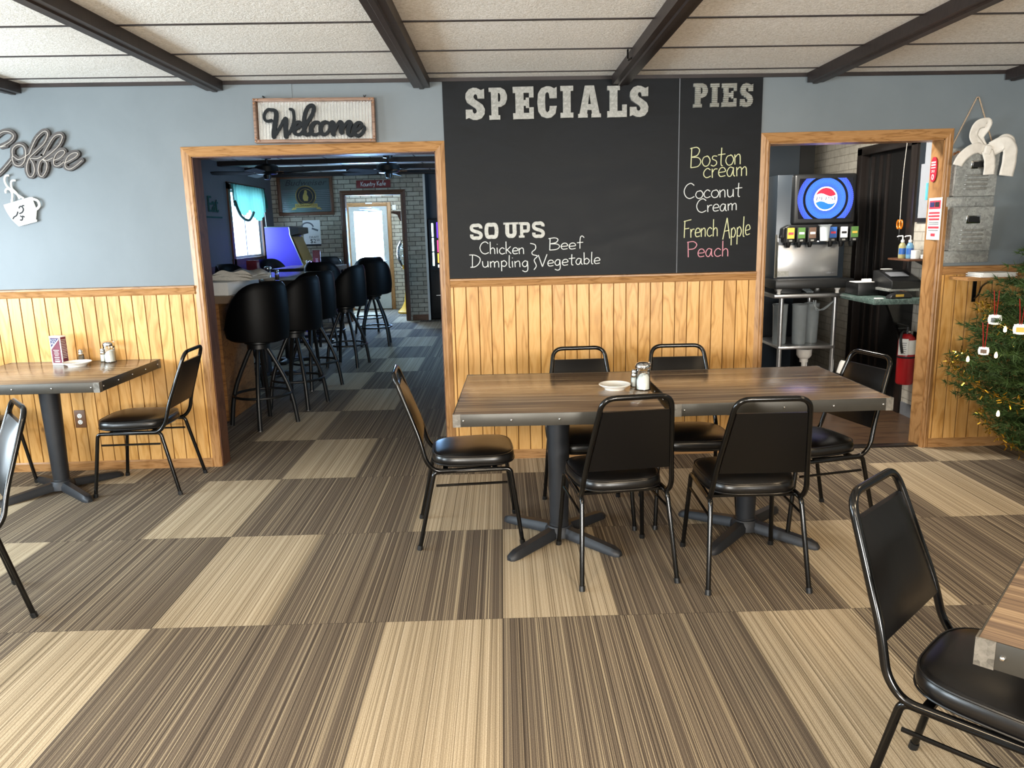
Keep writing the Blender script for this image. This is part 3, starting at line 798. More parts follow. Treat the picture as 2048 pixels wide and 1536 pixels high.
for i, (c, a, b, z0, z1) in enumerate(PI_):
    letter('ribbed_letter', c, a, b, z0, z1, yb, .016, 'galv_rib', 'ribbed metal %s, %s of the word PIES' % (c, (pl[:3] + [pl[7]])[i]), 'ribbed metal letters on the chalkboard', .34)
SO = [('S', -.2, -.121, 1.463, 1.563), ('O', -.108, -.018, 1.467, 1.566), ('U', .014, .108, 1.469, 1.566), ('P', .111, .183, 1.469, 1.566), ('S', .197, .276, 1.465, 1.567)]
for i, (c, a, b, z0, z1) in enumerate(SO):
    letter('small_letter', c, a, b, z0, z1, yb, .010, 'galv_light', 'small pale %s, %s of the word SOUPS' % (c, (pl[:4] + [pl[7]])[i]), 'small pale letters on the chalkboard', .27)

# ---------------------------------------------------------------- welcome sign over the left doorway
ws = thing('welcome_sign', 'corrugated metal welcome sign in a wooden frame above the left doorway', 'sign', (-1.131, 5.0, 2.077), 0)
ws.rotation_euler = (math.radians(-3), math.radians(.75), 0)
W_, H_ = .742, .262
for (a0, a1, c0, c1) in ((-W_/2, W_/2, 0, .018), (-W_/2, W_/2, H_ - .018, H_), (-W_/2, -W_/2 + .016, .018, H_ - .018), (W_/2 - .016, W_/2, .018, H_ - .018)):
    m = MB(); m.b2(a0, a1, -.034, .010, c0, c1, .002); m.build('frame_rail', 'signframe', ws)
m = MB(); n = 37; per = (W_ - .032) / n; pts = []
for i in range(n * 8 + 1):
    x = -W_/2 + .016 + i * per / 8; pts.append((x, .006 - .013 * abs(math.sin(PI * i / 8)) ** .8))
for i in range(len(pts) - 1):
    m.bm.faces.new([m.bm.verts.new(p) for p in ((pts[i][0], pts[i][1], .017), (pts[i+1][0], pts[i+1][1], .017), (pts[i+1][0], pts[i+1][1], H_ - .017), (pts[i][0], pts[i][1], H_ - .017))])
bmesh.ops.remove_doubles(m.bm, verts=m.bm.verts, dist=1e-5)
M['corr'] = flat('bright_corrugated_metal', '#f4f4f2', 0.22, 0.92, 0.5, 0.02)
m.build('corrugated_sheet', 'corr', ws, smooth=60, recalc=False)
WEL = [[(-1393, 2208), (-1416, 2204), (-1432, 2212), (-1437, 2233), (-1429, 2256), (-1411, 2272), (-1390, 2271), (-1369, 2265), (-1362, 2243), (-1371, 2191), (-1382, 2143), (-1384, 2113)], [(-1384, 2113), (-1364, 2135), (-1339, 2174), (-1315, 2214), (-1303, 2214), (-1309, 2166), (-1309, 2113)], [(-1309, 2113), (-1283, 2141), (-1263, 2181), (-1255, 2220), (-1256, 2252), (-1261, 2269), (-1275, 2273)], [(-1266, 2153), (-1240, 2160), (-1217, 2180), (-1220, 2196), (-1242, 2192), (-1256, 2164), (-1255, 2132), (-1230, 2123), (-1204, 2139), (-1179, 2187), (-1151, 2226), (-1134, 2258), (-1130, 2286), (-1142, 2296), (-1163, 2286), (-1182, 2255), (-1194, 2207), (-1196, 2155), (-1188, 2123), (-1167, 2126), (-1147, 2146)], [(-1100, 2185), (-1107, 2195), (-1133, 2190), (-1152, 2162), (-1150, 2130), (-1125, 2121), (-1095, 2133)], [(-1061, 2196), (-1083, 2185), (-1094, 2153), (-1083, 2124), (-1058, 2128), (-1039, 2155), (-1041, 2188), (-1061, 2196)], [(-1039, 2184), (-1021, 2195), (-1014, 2183), (-1022, 2151), (-1016, 2123)], [(-1016, 2123), (-1001, 2159), (-977, 2194), (-963, 2186), (-969, 2158), (-967, 2134)], [(-967, 2134), (-950, 2165), (-925, 2194), (-908, 2189), (-921, 2157), (-925, 2125), (-909, 2114), (-889, 2132)], [(-889, 2136), (-867, 2147), (-840, 2171), (-844, 2187), (-865, 2186), (-883, 2164), (-889, 2132), (-871, 2113), (-848, 2119), (-825, 2147), (-824, 2163)]]
m = MB()
for s in WEL:
    Q = cat([(a / 1000 + 1.131, 0, b / 1000 - 2.077) for a, b in s], 5)
    N = len(Q)
    # pen width: broad on down strokes, fine on up strokes
    wd = []
    for i in range(N):
        d = Q[min(i + 1, N - 1)] - Q[max(i - 1, 0)]
        wd.append(.0085 + .0055 * max(0, -d.z) / (d.length + 1e-9) if len(s) < 20 else .0085 + .003 * abs(d.z) / (d.length + 1e-9))
    wd = [sum(wd[max(0, i - 3):i + 4]) / len(wd[max(0, i - 3):i + 4]) for i in range(N)]
    y0 = -.030 - .0014 * WEL.index(s)
    add_ribbon(m, [(p.x, p.z) for p in Q], wd, y0, -.020)
    for e, r, yy in ((Q[0], wd[0], y0 + .0002), (Q[-1], wd[-1], y0 - .0014)):
        m.prism([(e.x + r * math.cos(k * PI / 6), e.z + r * math.sin(k * PI / 6)) for k in range(12)], lambda a, b: (a, yy, b), lambda a, b: (a, -.020, b))
m.build('welcome_lettering', 'welcome', ws, smooth=0)
for sx in (-1, 1):
    for sz in (0, 1):
        m = MB()
        for (dx, dz) in ((.009, .009), (.030, .009), (.009, .030)):
            m.sphere((sx * (W_/2 - dx), -.035, (H_ - dz) if sz else dz), .0045, 8, 6)
        m.build('corner_rivets', 'rivet', ws)
for sx in (-1, 1):
    m = MB(); m.tube([(sx * .31, -.01, H_), (sx * .305, .0, H_ + .012), (sx * .31 - .006, .0, H_ + .02)], .0025, 6); m.tube([(sx * .31, -.01, H_ + .006), (sx * .317, 0, H_ + .02)], .002, 6); m.build('wire_hanger', 'frame', ws)

# ---------------------------------------------------------------- coffee word sign and cup cutout on the left
COF = [[(-3054, 2108), (-3091, 2102), (-3046, 2120), (-3012, 2142), (-2997, 2167), (-3013, 2187), (-3046, 2193), (-3079, 2181), (-3126, 2144), (-3167, 2080), (-3184, 2009), (-3173, 1948), (-3144, 1932), (-3109, 1952), (-3073, 1984), (-3032, 2024)], [(-3021, 2046), (-3015, 2087), (-2985, 2111), (-2954, 2110), (-2937, 2085), (-2944, 2034), (-2965, 1999), (-2993, 1987), (-3018, 2000), (-3025, 2036), (-3016, 2044), (-2988, 2025), (-2943, 2042), (-2917, 2059)], [(-2918, 2054), (-2893, 2099), (-2860, 2148), (-2818, 2183), (-2792, 2187), (-2789, 2162), (-2817, 2117), (-2871, 2073), (-2918, 2034), (-2940, 1994), (-2946, 1953), (-2935, 1922), (-2913, 1927), (-2898, 1962), (-2902, 2003), (-2914, 2029), (-2872, 2028), (-2839, 2042)], [(-2833, 2047), (-2787, 2112), (-2749, 2156), (-2711, 2168), (-2699, 2150), (-2725, 2105), (-2772, 2066), (-2824, 2032), (-2857, 2007), (-2875, 1962), (-2871, 1928), (-2851, 1923), (-2824, 1960), (-2817, 2001), (-2839, 2022), (-2811, 2016), (-2775, 2030)], [(-2772, 2015), (-2730, 2029), (-2697, 2059), (-2708, 2074), (-2742, 2060), (-2768, 2025), (-2773, 1990), (-2748, 1981), (-2710, 2004)], [(-2708, 1998), (-2670, 2013), (-2627, 2037), (-2619, 2055), (-2648, 2055), (-2683, 2033), (-2703, 1998), (-2702, 1970), (-2677, 1961), (-2637, 1981), (-2597, 2011)]]
cs = thing('coffee_sign', 'weathered script word sign reading coffee on the left wall section', 'sign', (-2.88, D - .002, 2.0))
m = MB(); m2 = MB()
for ci, s in enumerate(COF):
    Q = cat([(a / 1000 + 2.88, 0, b / 1000 - 2.0) for a, b in s], 5)
    add_ribbon(m, [(p.x, p.z) for p in Q], .0150, -.016 - .0016 * ci, 0)
    for e, yy in ((Q[0], -.0158 - .0016 * ci), (Q[-1], -.0174 - .0016 * ci)):
        m.prism([(e.x + .015 * math.cos(k * PI / 6), e.z + .015 * math.sin(k * PI / 6)) for k in range(12)], lambda a, b: (a, yy, b), lambda a, b: (a, 0, b))
    m2.tube([(p.x + .004, -.027, p.z - .003) for p in Q], .0024, 6)
m.build('script_backing', 'coffwood', cs, smooth=0); m2.build('wire_outline', 'coffwire', cs)
cp = thing('coffee_cup_cutout', 'white metal coffee cup cutout with steam under the coffee sign', 'wall decoration', (-3.02, D - .004, 1.70))
f = lambda L: [(a / 1000 + 3.02, b / 1000 - 1.70) for a, b in L]
m = MB(); m.xz(f([(-3122, 1751), (-2954, 1794), (-2935, 1794), (-2934, 1768), (-2920, 1715), (-2934, 1658), (-2927, 1653), (-2931, 1643), (-3047, 1617), (-3054, 1625), (-3083, 1657), (-3108, 1704), (-3119, 1736)]), -.018, -.012); m.build('cup_body', 'enamel', cp, smooth=0)
m = MB(); Q = cat([(a, 0, b) for a, b in f([(-2936, 1783), (-2907, 1771), (-2900, 1741), (-2921, 1718)])], 6); add_ribbon(m, [(p.x, p.z) for p in Q], .007, -.018, -.012); m.build('cup_handle', 'enamel', cp, smooth=0)
m = MB()
for s in ([(-3061, 1928), (-3082, 1926), (-3093, 1900), (-3083, 1864), (-3056, 1838), (-3018, 1806), (-2989, 1787)], [(-3026, 1897), (-3047, 1897), (-3057, 1879), (-3054, 1848), (-3032, 1822), (-3016, 1785)], [(-3098, 1821), (-3097, 1839), (-3081, 1849), (-3062, 1833), (-3059, 1807), (-3069, 1766)]):
    Q = cat([(a, 0, b) for a, b in f(s)], 6); add_ribbon(m, [(p.x, p.z) for p in Q], .0055, -.0165 - .0014 * (s[0][0] % 3), -.012)
m.build('steam_scrolls', 'enamel', cp, smooth=0)
m = MB()
for s in ([(-3077, 1662), (-3067, 1675), (-3050, 1685), (-3038, 1708)], [(-3030, 1726), (-3020, 1739), (-3008, 1736), (-3002, 1720), (-3013, 1702), (-3032, 1695)], [(-3011, 1733), (-3004, 1743), (-2993, 1743)], [(-3029, 1682), (-3015, 1671), (-3021, 1655), (-3033, 1657)], [(-3016, 1681), (-3001, 1673)]):
    Q = cat([(a, 0, b) for a, b in f(s)], 6); add_ribbon(m, [(p.x, p.z) for p in Q], .0045, -.0186, -.0175)
m.build('scroll_cutouts', 'ink', cp, smooth=0)

# ---------------------------------------------------------------- wall outlet
wo = thing('wall_outlet', 'brown wall outlet on the wainscot under the left table', 'outlet', (-2.834, D - .010, .356))
m = MB(); m.b2(-.037, .037, -.006, 0, -.06, .06, .003); m.build('cover_plate', 'outlet', wo)
for z in (.021, -.021):
    m = MB(); m.lathe([(0, 0), (.0155, 0), (.0155, .003), (0, .003)], n=16); 
    for v in m.bm.verts: v.co = Vector((v.co.x, -.006 - v.co.z, v.co.y + z))
    o = m.build('socket', 'white', wo)
    m = MB(); m.b2(-.007, -.005, -.0095, -.008, z - .001, z + .007); m.b2(.005, .007, -.0095, -.008, z - .001, z + .006); m.b2(-.002, .002, -.0095, -.008, z - .010, z - .006); m.build('slots', 'ink', o)

# ---------------------------------------------------------------- dining tables
TZ = .745
def dining_table(label, loc, rz, sx, sy, base=(0, 0), brz=0.0, z=TZ, grain=True):
    t = thing('dining_table', label, 'table', loc, rz, 'wood-grain pedestal dining tables')
    hx, hy = sx / 2, sy / 2
    m = MB(); m.b2(-hx + .003, hx - .003, -hy + .003, hy - .003, z - .030, z, .0015); m.build('table_top', 'laminate', t)
    m = MB()
    for (a0, a1, b0, b1) in ((-hx, hx, -hy, -hy + .004), (-hx, hx, hy - .004, hy), (-hx, -hx + .004, -hy, hy), (hx - .004, hx, -hy, hy)):
        m.b2(a0, a1, b0, b1, z - .056, z + .0005, .001)
    eb = m.build('edge_band', 'band', t)
    for ix in (-1, 1):
        for iy in (-1, 1):
            m = MB()
            X, Y = ix * (hx + .0012), iy * (hy + .0012)
            poly = [(X, Y), (X, Y - iy * .034), (X - ix * .0035, Y - iy * .034), (X - ix * .0035, Y - iy * .0035), (X - ix * .034, Y - iy * .0035), (X - ix * .034, Y)]
            m.xy(poly, z - .057, z + .0008); m.build('corner_cap', 'bandcap', eb, smooth=0)
    for side in range(4):
        n = 5
        L = hx if side < 2 else hy
        for k in range(n):
            u = -L + .045 + (2 * L - .09) * k / (n - 1)
            p = [(u, -hy - .001, z - .028), (u, hy + .001, z - .028), (-hx - .001, u, z - .028), (hx + .001, u, z - .028)][side]
            MB().sphere(p, .0055, 8, 6).build('rivet', 'chrome', eb)
    bx_, by_ = base
    m = MB(); m.lathe([(0, .055), (.050, .055), (.050, .075), (.046, .08), (.058, z - .10), (0, z - .10)], (bx_, by_, 0), 20); m.build('pedestal_column', 'castiron', t)
    m = MB(); m.b2(bx_ - .16, bx_ + .16, by_ - .16, by_ + .16, z - .10, z - .072, .004)
    m.box((bx_, by_, z - .065), (.55, .05, .02), 0, .003); m.box((bx_, by_, z - .065), (.05, .55, .02), 0, .003); m.build('mounting_plate', 'castiron', t)
    m = MB()
    m.lathe([(0, .075), (.06, .072), (.072, .05), (.075, .02), (.0, .02)], (bx_, by_, 0), 20)
    for k in range(4):
        a = brz + PI / 4 + k * PI / 2; d = Vector((math.cos(a), math.sin(a), 0)); e = Vector((-d.y, d.x, 0))
        R = .36; secs = [(0.03, .034, .068, .02), (.12, .033, .060, .014), (.26, .031, .046, .006), (.33, .031, .038, .002), (.36, .024, .028, 0), (.372, .012, .016, 0)]
        prev = None
        for (r, wd, zt, zb) in secs:
            c = Vector((bx_, by_, 0)) + d * r
            ring = [m.bm.verts.new(c + e * u * wd + Vector((0, 0, q))) for u, q in ((-1, zb), (-1, zb + (zt - zb) * .55), (-.55, zt), (.55, zt), (1, zb + (zt - zb) * .55), (1, zb))]
            if prev:
                for i in range(6): m.bm.faces.new((prev[i], prev[(i + 1) % 6], ring[(i + 1) % 6], ring[i]))
            prev = ring
        m.bm.faces.new(prev)
    m.build('cross_base', 'castiron', t, smooth=40)
    return t
dining_table('wood-grain table holding the white saucer, near the middle of the room', (.243, 3.70, 0), math.radians(-1.5), .925, .925, (.01, -.045), math.radians(3))
dining_table('wood-grain table pushed against its neighbour, in front of the kitchen doorway', (1.235, 3.75, 0), math.radians(.8), .985, .82, (-.045, -.085), math.radians(2))
dining_table('dark wood-grain table pushed against the beadboard under the coffee sign', (-2.745, 4.63, 0), 0, .97, .785, (-.02, -.02), math.radians(6))
tr = dining_table('wood-grain table in the near corner, reached by the closest chair', (0, 0, 0), math.radians(-43), 1.0, 1.0, (0, 0), 0)
# its near-left corner is seen at about (0.885, 1.335)
ang = math.radians(-43)
cc = Vector((.885, 1.335, 0)) - Matrix.Rotation(ang, 3, 'Z') @ Vector((-.5, -.5, 0)) 
tr.location = (cc.x, cc.y, 0)

# ---------------------------------------------------------------- banquet chairs
def make_chair(label):
    t = thing('dining_chair', label, 'chair', (0, 0, 0), 0, 'black vinyl banquet chairs')
    # seat cushion: rounded plan, domed top, welted edge
    m = MB()
    n = 40
    def plan(k, s):
        a = 2 * PI * k / n; ca, sa = math.cos(a), math.sin(a)
        e = 2 / 3.6
        x = math.copysign(abs(ca) ** e, ca); y = math.copysign(abs(sa) ** e, sa)
        wx = .198 + .012 * y
        return (x * wx * s, .02 + y * .205 * s)
    prof = [(0.0, .398), (.90, .398), (.965, .405), (.995, .418), (1.0, .432), (.985, .447), (.955, .456), (.90, .461), (.70, .470), (.40, .475), (0, .476)]
    rings = []
    for (s, z) in prof:
        if s == 0: rings.append([m.bm.verts.new((0, .02, z))])
        else: rings.append([m.bm.verts.new((*plan(k, s), z)) for k in range(n)])
    for A, B in zip(rings, rings[1:]):
        for k in range(n):
            k2 = (k + 1) % n
            if len(A) == 1: m.bm.faces.new((A[0], B[k2], B[k]))
            elif len(B) == 1: m.bm.faces.new((A[k], A[k2], B[0]))
            else: m.bm.faces.new((A[k], A[k2], B[k2], B[k]))
    seat = m.build('seat', 'vinyl', t, smooth=60)
    m = MB(); m.tube([(*plan(k, .972), .4535) for k in range(n)], .0035, 6, closed=True); m.build('welt', 'vinyl', seat)
    m = MB(); m.tube([(*plan(k, 1.0), .412) for k in range(n)], .0030, 6, closed=True); m.build('welt', 'vinyl', seat)
    # back frame: one bent tube from under the seat up and over
    def bp(u, z):   # point on the leaning back plane, half width u
        return (u, -.205 - (z - .46) * .36, z)
    hw = lambda z: .196 - (z - .46) * .135
    L = [(-.185, .10, .389), (-.193, -.17, .389), (-.196, -.212, .44)] + [bp(-hw(z), z) for z in (.55, .70)] + [bp(-hw(.858), .858)]
    P = L + [(-p[0], p[1], p[2]) for p in reversed(L)]
    m = MB(); m.tube(fillet(P, .055, 7), .0115, 10); m.build('back_frame', 'frame', t, smooth=60)
    # padded back
    m = MB(); rows = []
    zs = [.522 + (.798 - .522) * i / 6 for i in range(7)]
    for i, z in enumerate(zs):
        k = hw(z) - .012; row = []
        for j in range(9):
            u = -1 + 2 * j / 8
            bulge = .020 * (1 - abs(u) ** 4) * (1 - abs(2 * i / 6 - 1) ** 4)
            p = Vector(bp(u * k, z)); p.y += .004 + bulge
            row.append(m.bm.verts.new(p))
        rows.append(row)
    back = []
    for i, z in enumerate(zs):
        k = hw(z) - .012
        back.append([m.bm.verts.new(Vector(bp((-1 + 2 * j / 8) * k, z)) + Vector((0, -.010, 0))) for j in range(9)])
    for g, fl in ((rows, False), (back, True)):
        for i in range(6):
            for j in range(8):
                q = (g[i][j], g[i][j + 1], g[i + 1][j + 1], g[i + 1][j]); m.bm.faces.new(q)
    for i in range(6):
        m.bm.faces.new((rows[i][0], rows[i + 1][0], back[i + 1][0], back[i][0])); m.bm.faces.new((rows[i][8], rows[i + 1][8], back[i + 1][8], back[i][8]))
    for j in range(8):
        m.bm.faces.new((rows[0][j], rows[0][j + 1], back[0][j + 1], back[0][j])); m.bm.faces.new((rows[6][j], rows[6][j + 1], back[6][j + 1], back[6][j]))
    m.build('backrest', 'vinylback', t, smooth=50)
    for sx in (-1, 1):
        x1, x0 = .190 * sx, .212 * sx
        m = MB(); m.tube([(x1, -.13, .385), (x1, .15, .385)], .0105, 10); m.build('side_rail', 'frame', t)
        for (yt, yf) in ((.15, .245), (-.13, -.262)):
            s = 1 if yf > 0 else -1
            P = fillet([(x1, yt - s * .001, .385), (x1, yt + s * .045, .385), (x0, yf, 0.0)], .05, 6)
            m = MB(); m.tube(P, .0108, 10); lg = m.build('leg', 'frame', t, smooth=60)
            m = MB(); d = (Vector((x0, yf, 0)) - Vector((x1, yt + s * .045, .385))).normalized()
            m.tube([Vector((x0, yf, 0)) - d * .022, (x0, yf, 0)], .0135, 10); m.build('foot_cap', 'black', lg)
        m = MB(); m.tube([(.196 * sx, .178, .318), (.196 * sx, -.168, .318)], .0062, 8); m.build('stretcher', 'frame', t)
    for y in (.12, -.12):
        m = MB(); m.b2(-.19, .19, y - .012, y + .012, .383, .394); m.build('cross_bar', 'frame', t, smooth=0)
    return t
def face(dx, dy): return math.atan2(dy, dx) - PI / 2      # local +Y looks along (dx,dy)
chairs = [
 ('black vinyl chair at the left end of the middle tables, facing right', (-.195, 3.775), face(.51, .04)),
 ('black vinyl chair with its back to the viewer, in front of the saucer table', (.482, 3.345), face(-.126, .99)),
 ('black vinyl chair with its back to the viewer, in front of the second table', (1.045, 3.25), face(.02, 1)),
 ('black vinyl chair between the saucer table and the wainscot', (.425, 3.955), face(.02, -1)),
 ('black vinyl chair behind the gap of the two joined tables, against the wainscot', (.965, 3.955), face(-.03, -1)),
 ('black vinyl chair at the right end of the joined tables, before the kitchen doorway', (1.535, 3.78), face(-.97, -.24)),
 ('black vinyl chair between the left table and the bar doorway, facing left', (-2.245, 4.675), face(-1, -.02)),
 ('black vinyl chair at the far side of the left table, mostly outside the photo', (-3.27, 4.57), face(1, .02)),
 ('black vinyl chair in the near right corner, drawn up to the closest table', (1.195, 1.665), face(.68, -.73)),
 ('black vinyl chair cut off by the left border, mostly out of view', (-2.31, 2.96), face(-.76, -.65)),
]
base_chair = make_chair(chairs[0][0])
base_chair.location = (*chairs[0][1], 0); base_chair.rotation_euler = (0, 0, chairs[0][2])
for (lb, (x, y), rz) in chairs[1:]:
    dup(base_chair, (x, y, 0), rz, lb)

# ---------------------------------------------------------------- things on the tables
def saucer(label, loc, r=.078):
    o = MB().lathe([(0, .004), (r * .45, .004), (r * .55, .0), (r * .62, .0), (r * .64, .006), (r * .95, .020), (r, .024), (r * .97, .0265), (r * .66, .012), (r * .5, .008), (0, .008)], n=40).build('saucer', 'ceramic', smooth=60, loc=loc)
    return tag(o, label, 'saucer', 'white saucers on the dining tables')
def sugar_jar(label, loc, sc=1.0, group='glass sugar pourers'):
    t = thing('sugar_pourer', label, 'sugar pourer', loc, 0.3, group)
    m = MB(); n = 36
    prof = [(.036, .0), (.037, .004), (.034, .012), (.033, .085), (.035, .100), (.035, .112)]
    m.lathe([(0, 0.0)] + prof, n=n)
    for v in m.bm.verts:
        r = math.hypot(v.co.x, v.co.y)
        if .01 < v.co.z < .09 and r > .01:
            k = 1 + .03 * math.cos(12 * math.atan2(v.co.y, v.co.x)); v.co.x *= k; v.co.y *= k
    m.build('glass_jar', 'glass', t, smooth=60)
    m = MB(); m.lathe([(0, .005), (.030, .005), (.0305, .055), (.022, .066), (.008, .060), (0, .070)], n=24)
    for v in m.bm.verts:
        if v.co.z > .05: v.co.z += .012 * math.sin(60 * v.co.x + 1)
    m.build('sugar', 'sugar', t, smooth=60)
    m = MB(); m.lathe([(.037, .106), (.039, .112), (.0385, .122), (.034, .130), (.020, .136), (0, .138)], n=28)
    m.b2(.020, .038, -.009, .009, .128, .134, .002); m.build('pouring_lid', 'chrome', t, smooth=40)
    t.scale = (sc, sc, sc); return t
def shaker(label, loc, fill, sc=1.0, group='glass shakers on the tables'):
    t = thing('shaker', label, 'shaker', loc, 0.0, group)
    MB().lathe([(0, 0), (.019, 0), (.0195, .004), (.018, .050), (.016, .058)], n=8).build('glass_body', 'glass', t, smooth=20)
    MB().lathe([(0, .003), (.0165, .003), (.0155, .046), (0, .048)], n=8).build('contents', fill, t, smooth=20)
    MB().lathe([(.0175, .056), (.018, .060), (.015, .068), (.0165, .072), (.0165, .078), (.012, .086), (0, .088)], n=20).build('cap', 'chrome', t, smooth=40)
    t.scale = (sc, sc, sc); return t
def menu_stand(label, loc, rz, w=.085, h=.185, dark=False, group='standing menu holders'):
    t = thing('menu_stand', label, 'menu', loc, rz, group)
    d = w * .55
    m = MB(); m.b2(-w/2, w/2, -d/2, d/2, 0, h, .0015); b = m.build('holder_body', 'paper' if not dark else 'menu', t)
    m = MB(); m.b2(-w/2 + .008, w/2 - .006, -d/2 - .0012, -d/2 - .0002, .012, h - .012); m.build('printed_card', 'menu', t, smooth=0)
    m = MB(); m.b2(w/2 + .0002, w/2 + .0012, -d/2 + .003, d/2 - .003, .004, h - .008); m.build('side_card', 'menu', t, smooth=0)
    if not dark:
        m = MB(); x0, x1, z1 = -w/2 + .010, w/2 - .008, h - .015
        m.xz([(x0, z1), (x1, z1), (x0, z1 - .058)], -d/2 - .0022, -d/2 - .0012); m.build('flag_corner', 'menublue', t, smooth=0)
        m = MB()
        for (a, b) in ((.008, .010), (.024, .009), (.040, .008), (.015, .022), (.030, .020), (.008, .034), (.019, .034)):
            m.xz([(x0 + a + .0042 * math.cos(k * PI / 3), z1 - b + .0042 * math.sin(k * PI / 3)) for k in range(6)], -d/2 - .0030, -d/2 - .0022)
        m.xz([(x0, z1 - .058), (x1, z1), (x1, z1 - .006), (x0, z1 - .072)], -d/2 - .0030, -d/2 - .0022); m.build('flag_stars_and_fold', 'paper', t, smooth=0)
    m = MB()
    k = 0
    for z in [h * .50 - .0115 * i for i in range(7)] + [h * .10]:
        q = (.016, .010, .013, .008, .014, .011, .015, .012)[k]; m.b2(-.004 - q * .9, .008 + q, -d/2 - .0022, -d/2 - .0012, z, z + .004); k += 1
    for i in range(12):
        z = h * .86 - .0105 * i; m.b2(w/2 + .0012, w/2 + .0020, -d/2 + .006, d/2 - .006 - .003 * (i % 3), z, z + .003)
    m.build('text_lines', 'towel', t, smooth=0)
    return t
saucer('white saucer on the middle table beside the sugar pourer', (.535, 3.70, TZ))
sugar_jar('glass sugar pourer with metal lid on the middle table', (.668, 3.665, TZ), 1.0)
shaker('glass salt shaker behind the sugar pourer on the middle table', (.640, 3.745, TZ), 'sugar')
menu_stand('standing menu with a flag corner, against the wainscot on the left table', (-2.845, 4.915, TZ), math.radians(-16))
saucer('white saucer on the left table before the standing menu', (-2.70, 4.84, TZ), .085)
shaker('glass pepper shaker beside the standing menu on the left table', (-2.738, 4.965, TZ), 'pepper')
sugar_jar('glass sugar pourer with metal lid on the left table', (-2.548, 4.955, TZ), 1.0)
shaker('glass salt shaker tucked behind the sugar pourer on the left table', (-2.607, 4.985, TZ), 'sugar')

# ---------------------------------------------------------------- right wall section: wall pocket, ribbon, shelf, tree
wp = thing('wall_pocket', 'galvanized two-pocket wall organizer hanging right of the kitchen doorway', 'wall organizer', (2.995, D - .001, 1.24))
m = MB(); m.b2(-.158, .158, -.010, 0, 0, .715, .002); m.build('back_plate', 'galv_dark', wp)
m = MB(); m.tube(fillet([(-.150, -.004, .700), (-.006, -.006, 1.02), (.006, -.006, 1.02), (.135, -.004, .700)], .012), .0045, 8); m.build('rope_hanger', 'twine', wp)
m = MB(); m.sphere((0, -.004, 1.018), .006, 8, 6); m.build('nail', 'frame', wp)
for z0, dz in ((.415, .27), (.075, .275)):
    m = MB()
    pr_ = [(-.010, z0 - .0), (-.055, z0 + .004), (-.075, z0 + dz), (-.073, z0 + dz), (-.053, z0 + .008), (-.010, z0 + .004)]
    m.yz(pr_, -.132, .132)
    for sx in (-1, 1): m.yz([(-.010, z0), (-.054, z0 + .004), (-.074, z0 + dz), (-.010, z0 + dz - .02)], sx * .132, sx * .130)
    pk = m.build('pocket', 'galv_dark', wp, smooth=0)
    fy = lambda z: -.055 - .020 * (z - z0) / dz - .001
    m = MB(); zz = z0 + dz * .72; rot = Matrix.Rotation(math.atan(.02 / dz), 3, 'X')
    m.box((0, fy(zz) - .003, zz), (.090, .006, .050), 0, .002, 2, rot); lh = m.build('label_holder', 'chrome', pk)
    m = MB(); m.box((.002, fy(zz) - .0065, zz), (.070, .002, .034), 0, 0, 2, rot); m.build('label_card', 'black', lh, smooth=0)
    for i in range(4):
        zz = z0 + dz * (.48 - .10 * i); m = MB(); m.tube([(-.07, fy(zz), zz), (-.066, fy(zz) - .006, zz), (.066, fy(zz) - .006, zz), (.07, fy(zz), zz)], .0065, 8); m.build('louver', 'galv', pk)
m = MB(); m.b2(-.156, .156, -.016, -.010, .355, .418, .003); m.build('cross_strip', 'galv_dark', wp)
m = MB()
for k in range(3):
    m.b2(-.128 + .018 * k, -.108 + .018 * k, -.0125, -.010, .66 + .008 * (k % 2), .69 + .008 * (k % 2), .004)
m.build('rust_flower', 'rivet', wp)
rb = thing('ribbon_bow', 'cream fabric ribbon bow tied to the top of the galvanized wall pocket', 'ribbon bow', (3.03, D - .075, 1.93))
def strip(name, pts, wd, par, tw=0.0):
    Q = cat(pts, 7); m = MB(); N = len(Q); prev = None
    for i, p in enumerate(Q):
        d = (Q[min(i + 1, N - 1)] - Q[max(i - 1, 0)]).normalized()
        sd = d.cross(Vector((0, 1, 0)));
        if sd.length < .15: sd = Vector((1, 0, 0))
        sd.normalize(); sd = (Matrix.Rotation(tw * i / N, 3, d) @ sd)
        wv = wd * (.62 if 'tail' not in name and i in (0, N - 1) else 1.0)
        row = []
        for j in range(7):
            u = -1 + j / 3
            row.append(m.bm.verts.new(p + sd * u * wv * .58 + Vector((0, -.0016 * (j % 2) - .0012 * math.sin(i * .9 + j), 0))))
        if prev:
            for j in range(6): m.bm.faces.new((prev[j], prev[j + 1], row[j + 1], row[j]))
        prev = row
    o = m.build(name, 'ribbon', par, smooth=22, recalc=False)
    mo = o.modifiers.new('thick', 'SOLIDIFY'); mo.thickness = .0012
    return o
strip('upper_loop', [(0, 0, 0), (-.05, -.02, .03), (-.10, -.03, .09), (-.085, -.04, .150), (-.03, -.035, .165), (-.025, -.02, .145), (-.05, -.0, .08), (-.02, .0, .02)], .052, rb, .5)
strip('left_tail', [(0, -.005, 0), (-.06, -.025, .018), (-.12, -.035, .0), (-.165, -.03, -.045), (-.178, -.02, -.085)], .055, rb)
strip('right_loop', [(0, 0, 0), (.05, -.02, .03), (.10, -.025, .065), (.14, -.02, .05), (.10, 0, .03), (.03, 0, .0)], .055, rb)
strip('center_tail', [(.0, -.02, .0), (.012, -.03, -.045), (.018, -.03, -.09), (.020, -.026, -.145)], .062, rb)
strip('right_tail', [(.03, -.015, .01), (.09, -.035, .040), (.130, -.035, .01), (.138, -.03, -.06), (.128, -.028, -.155)], .078, rb)
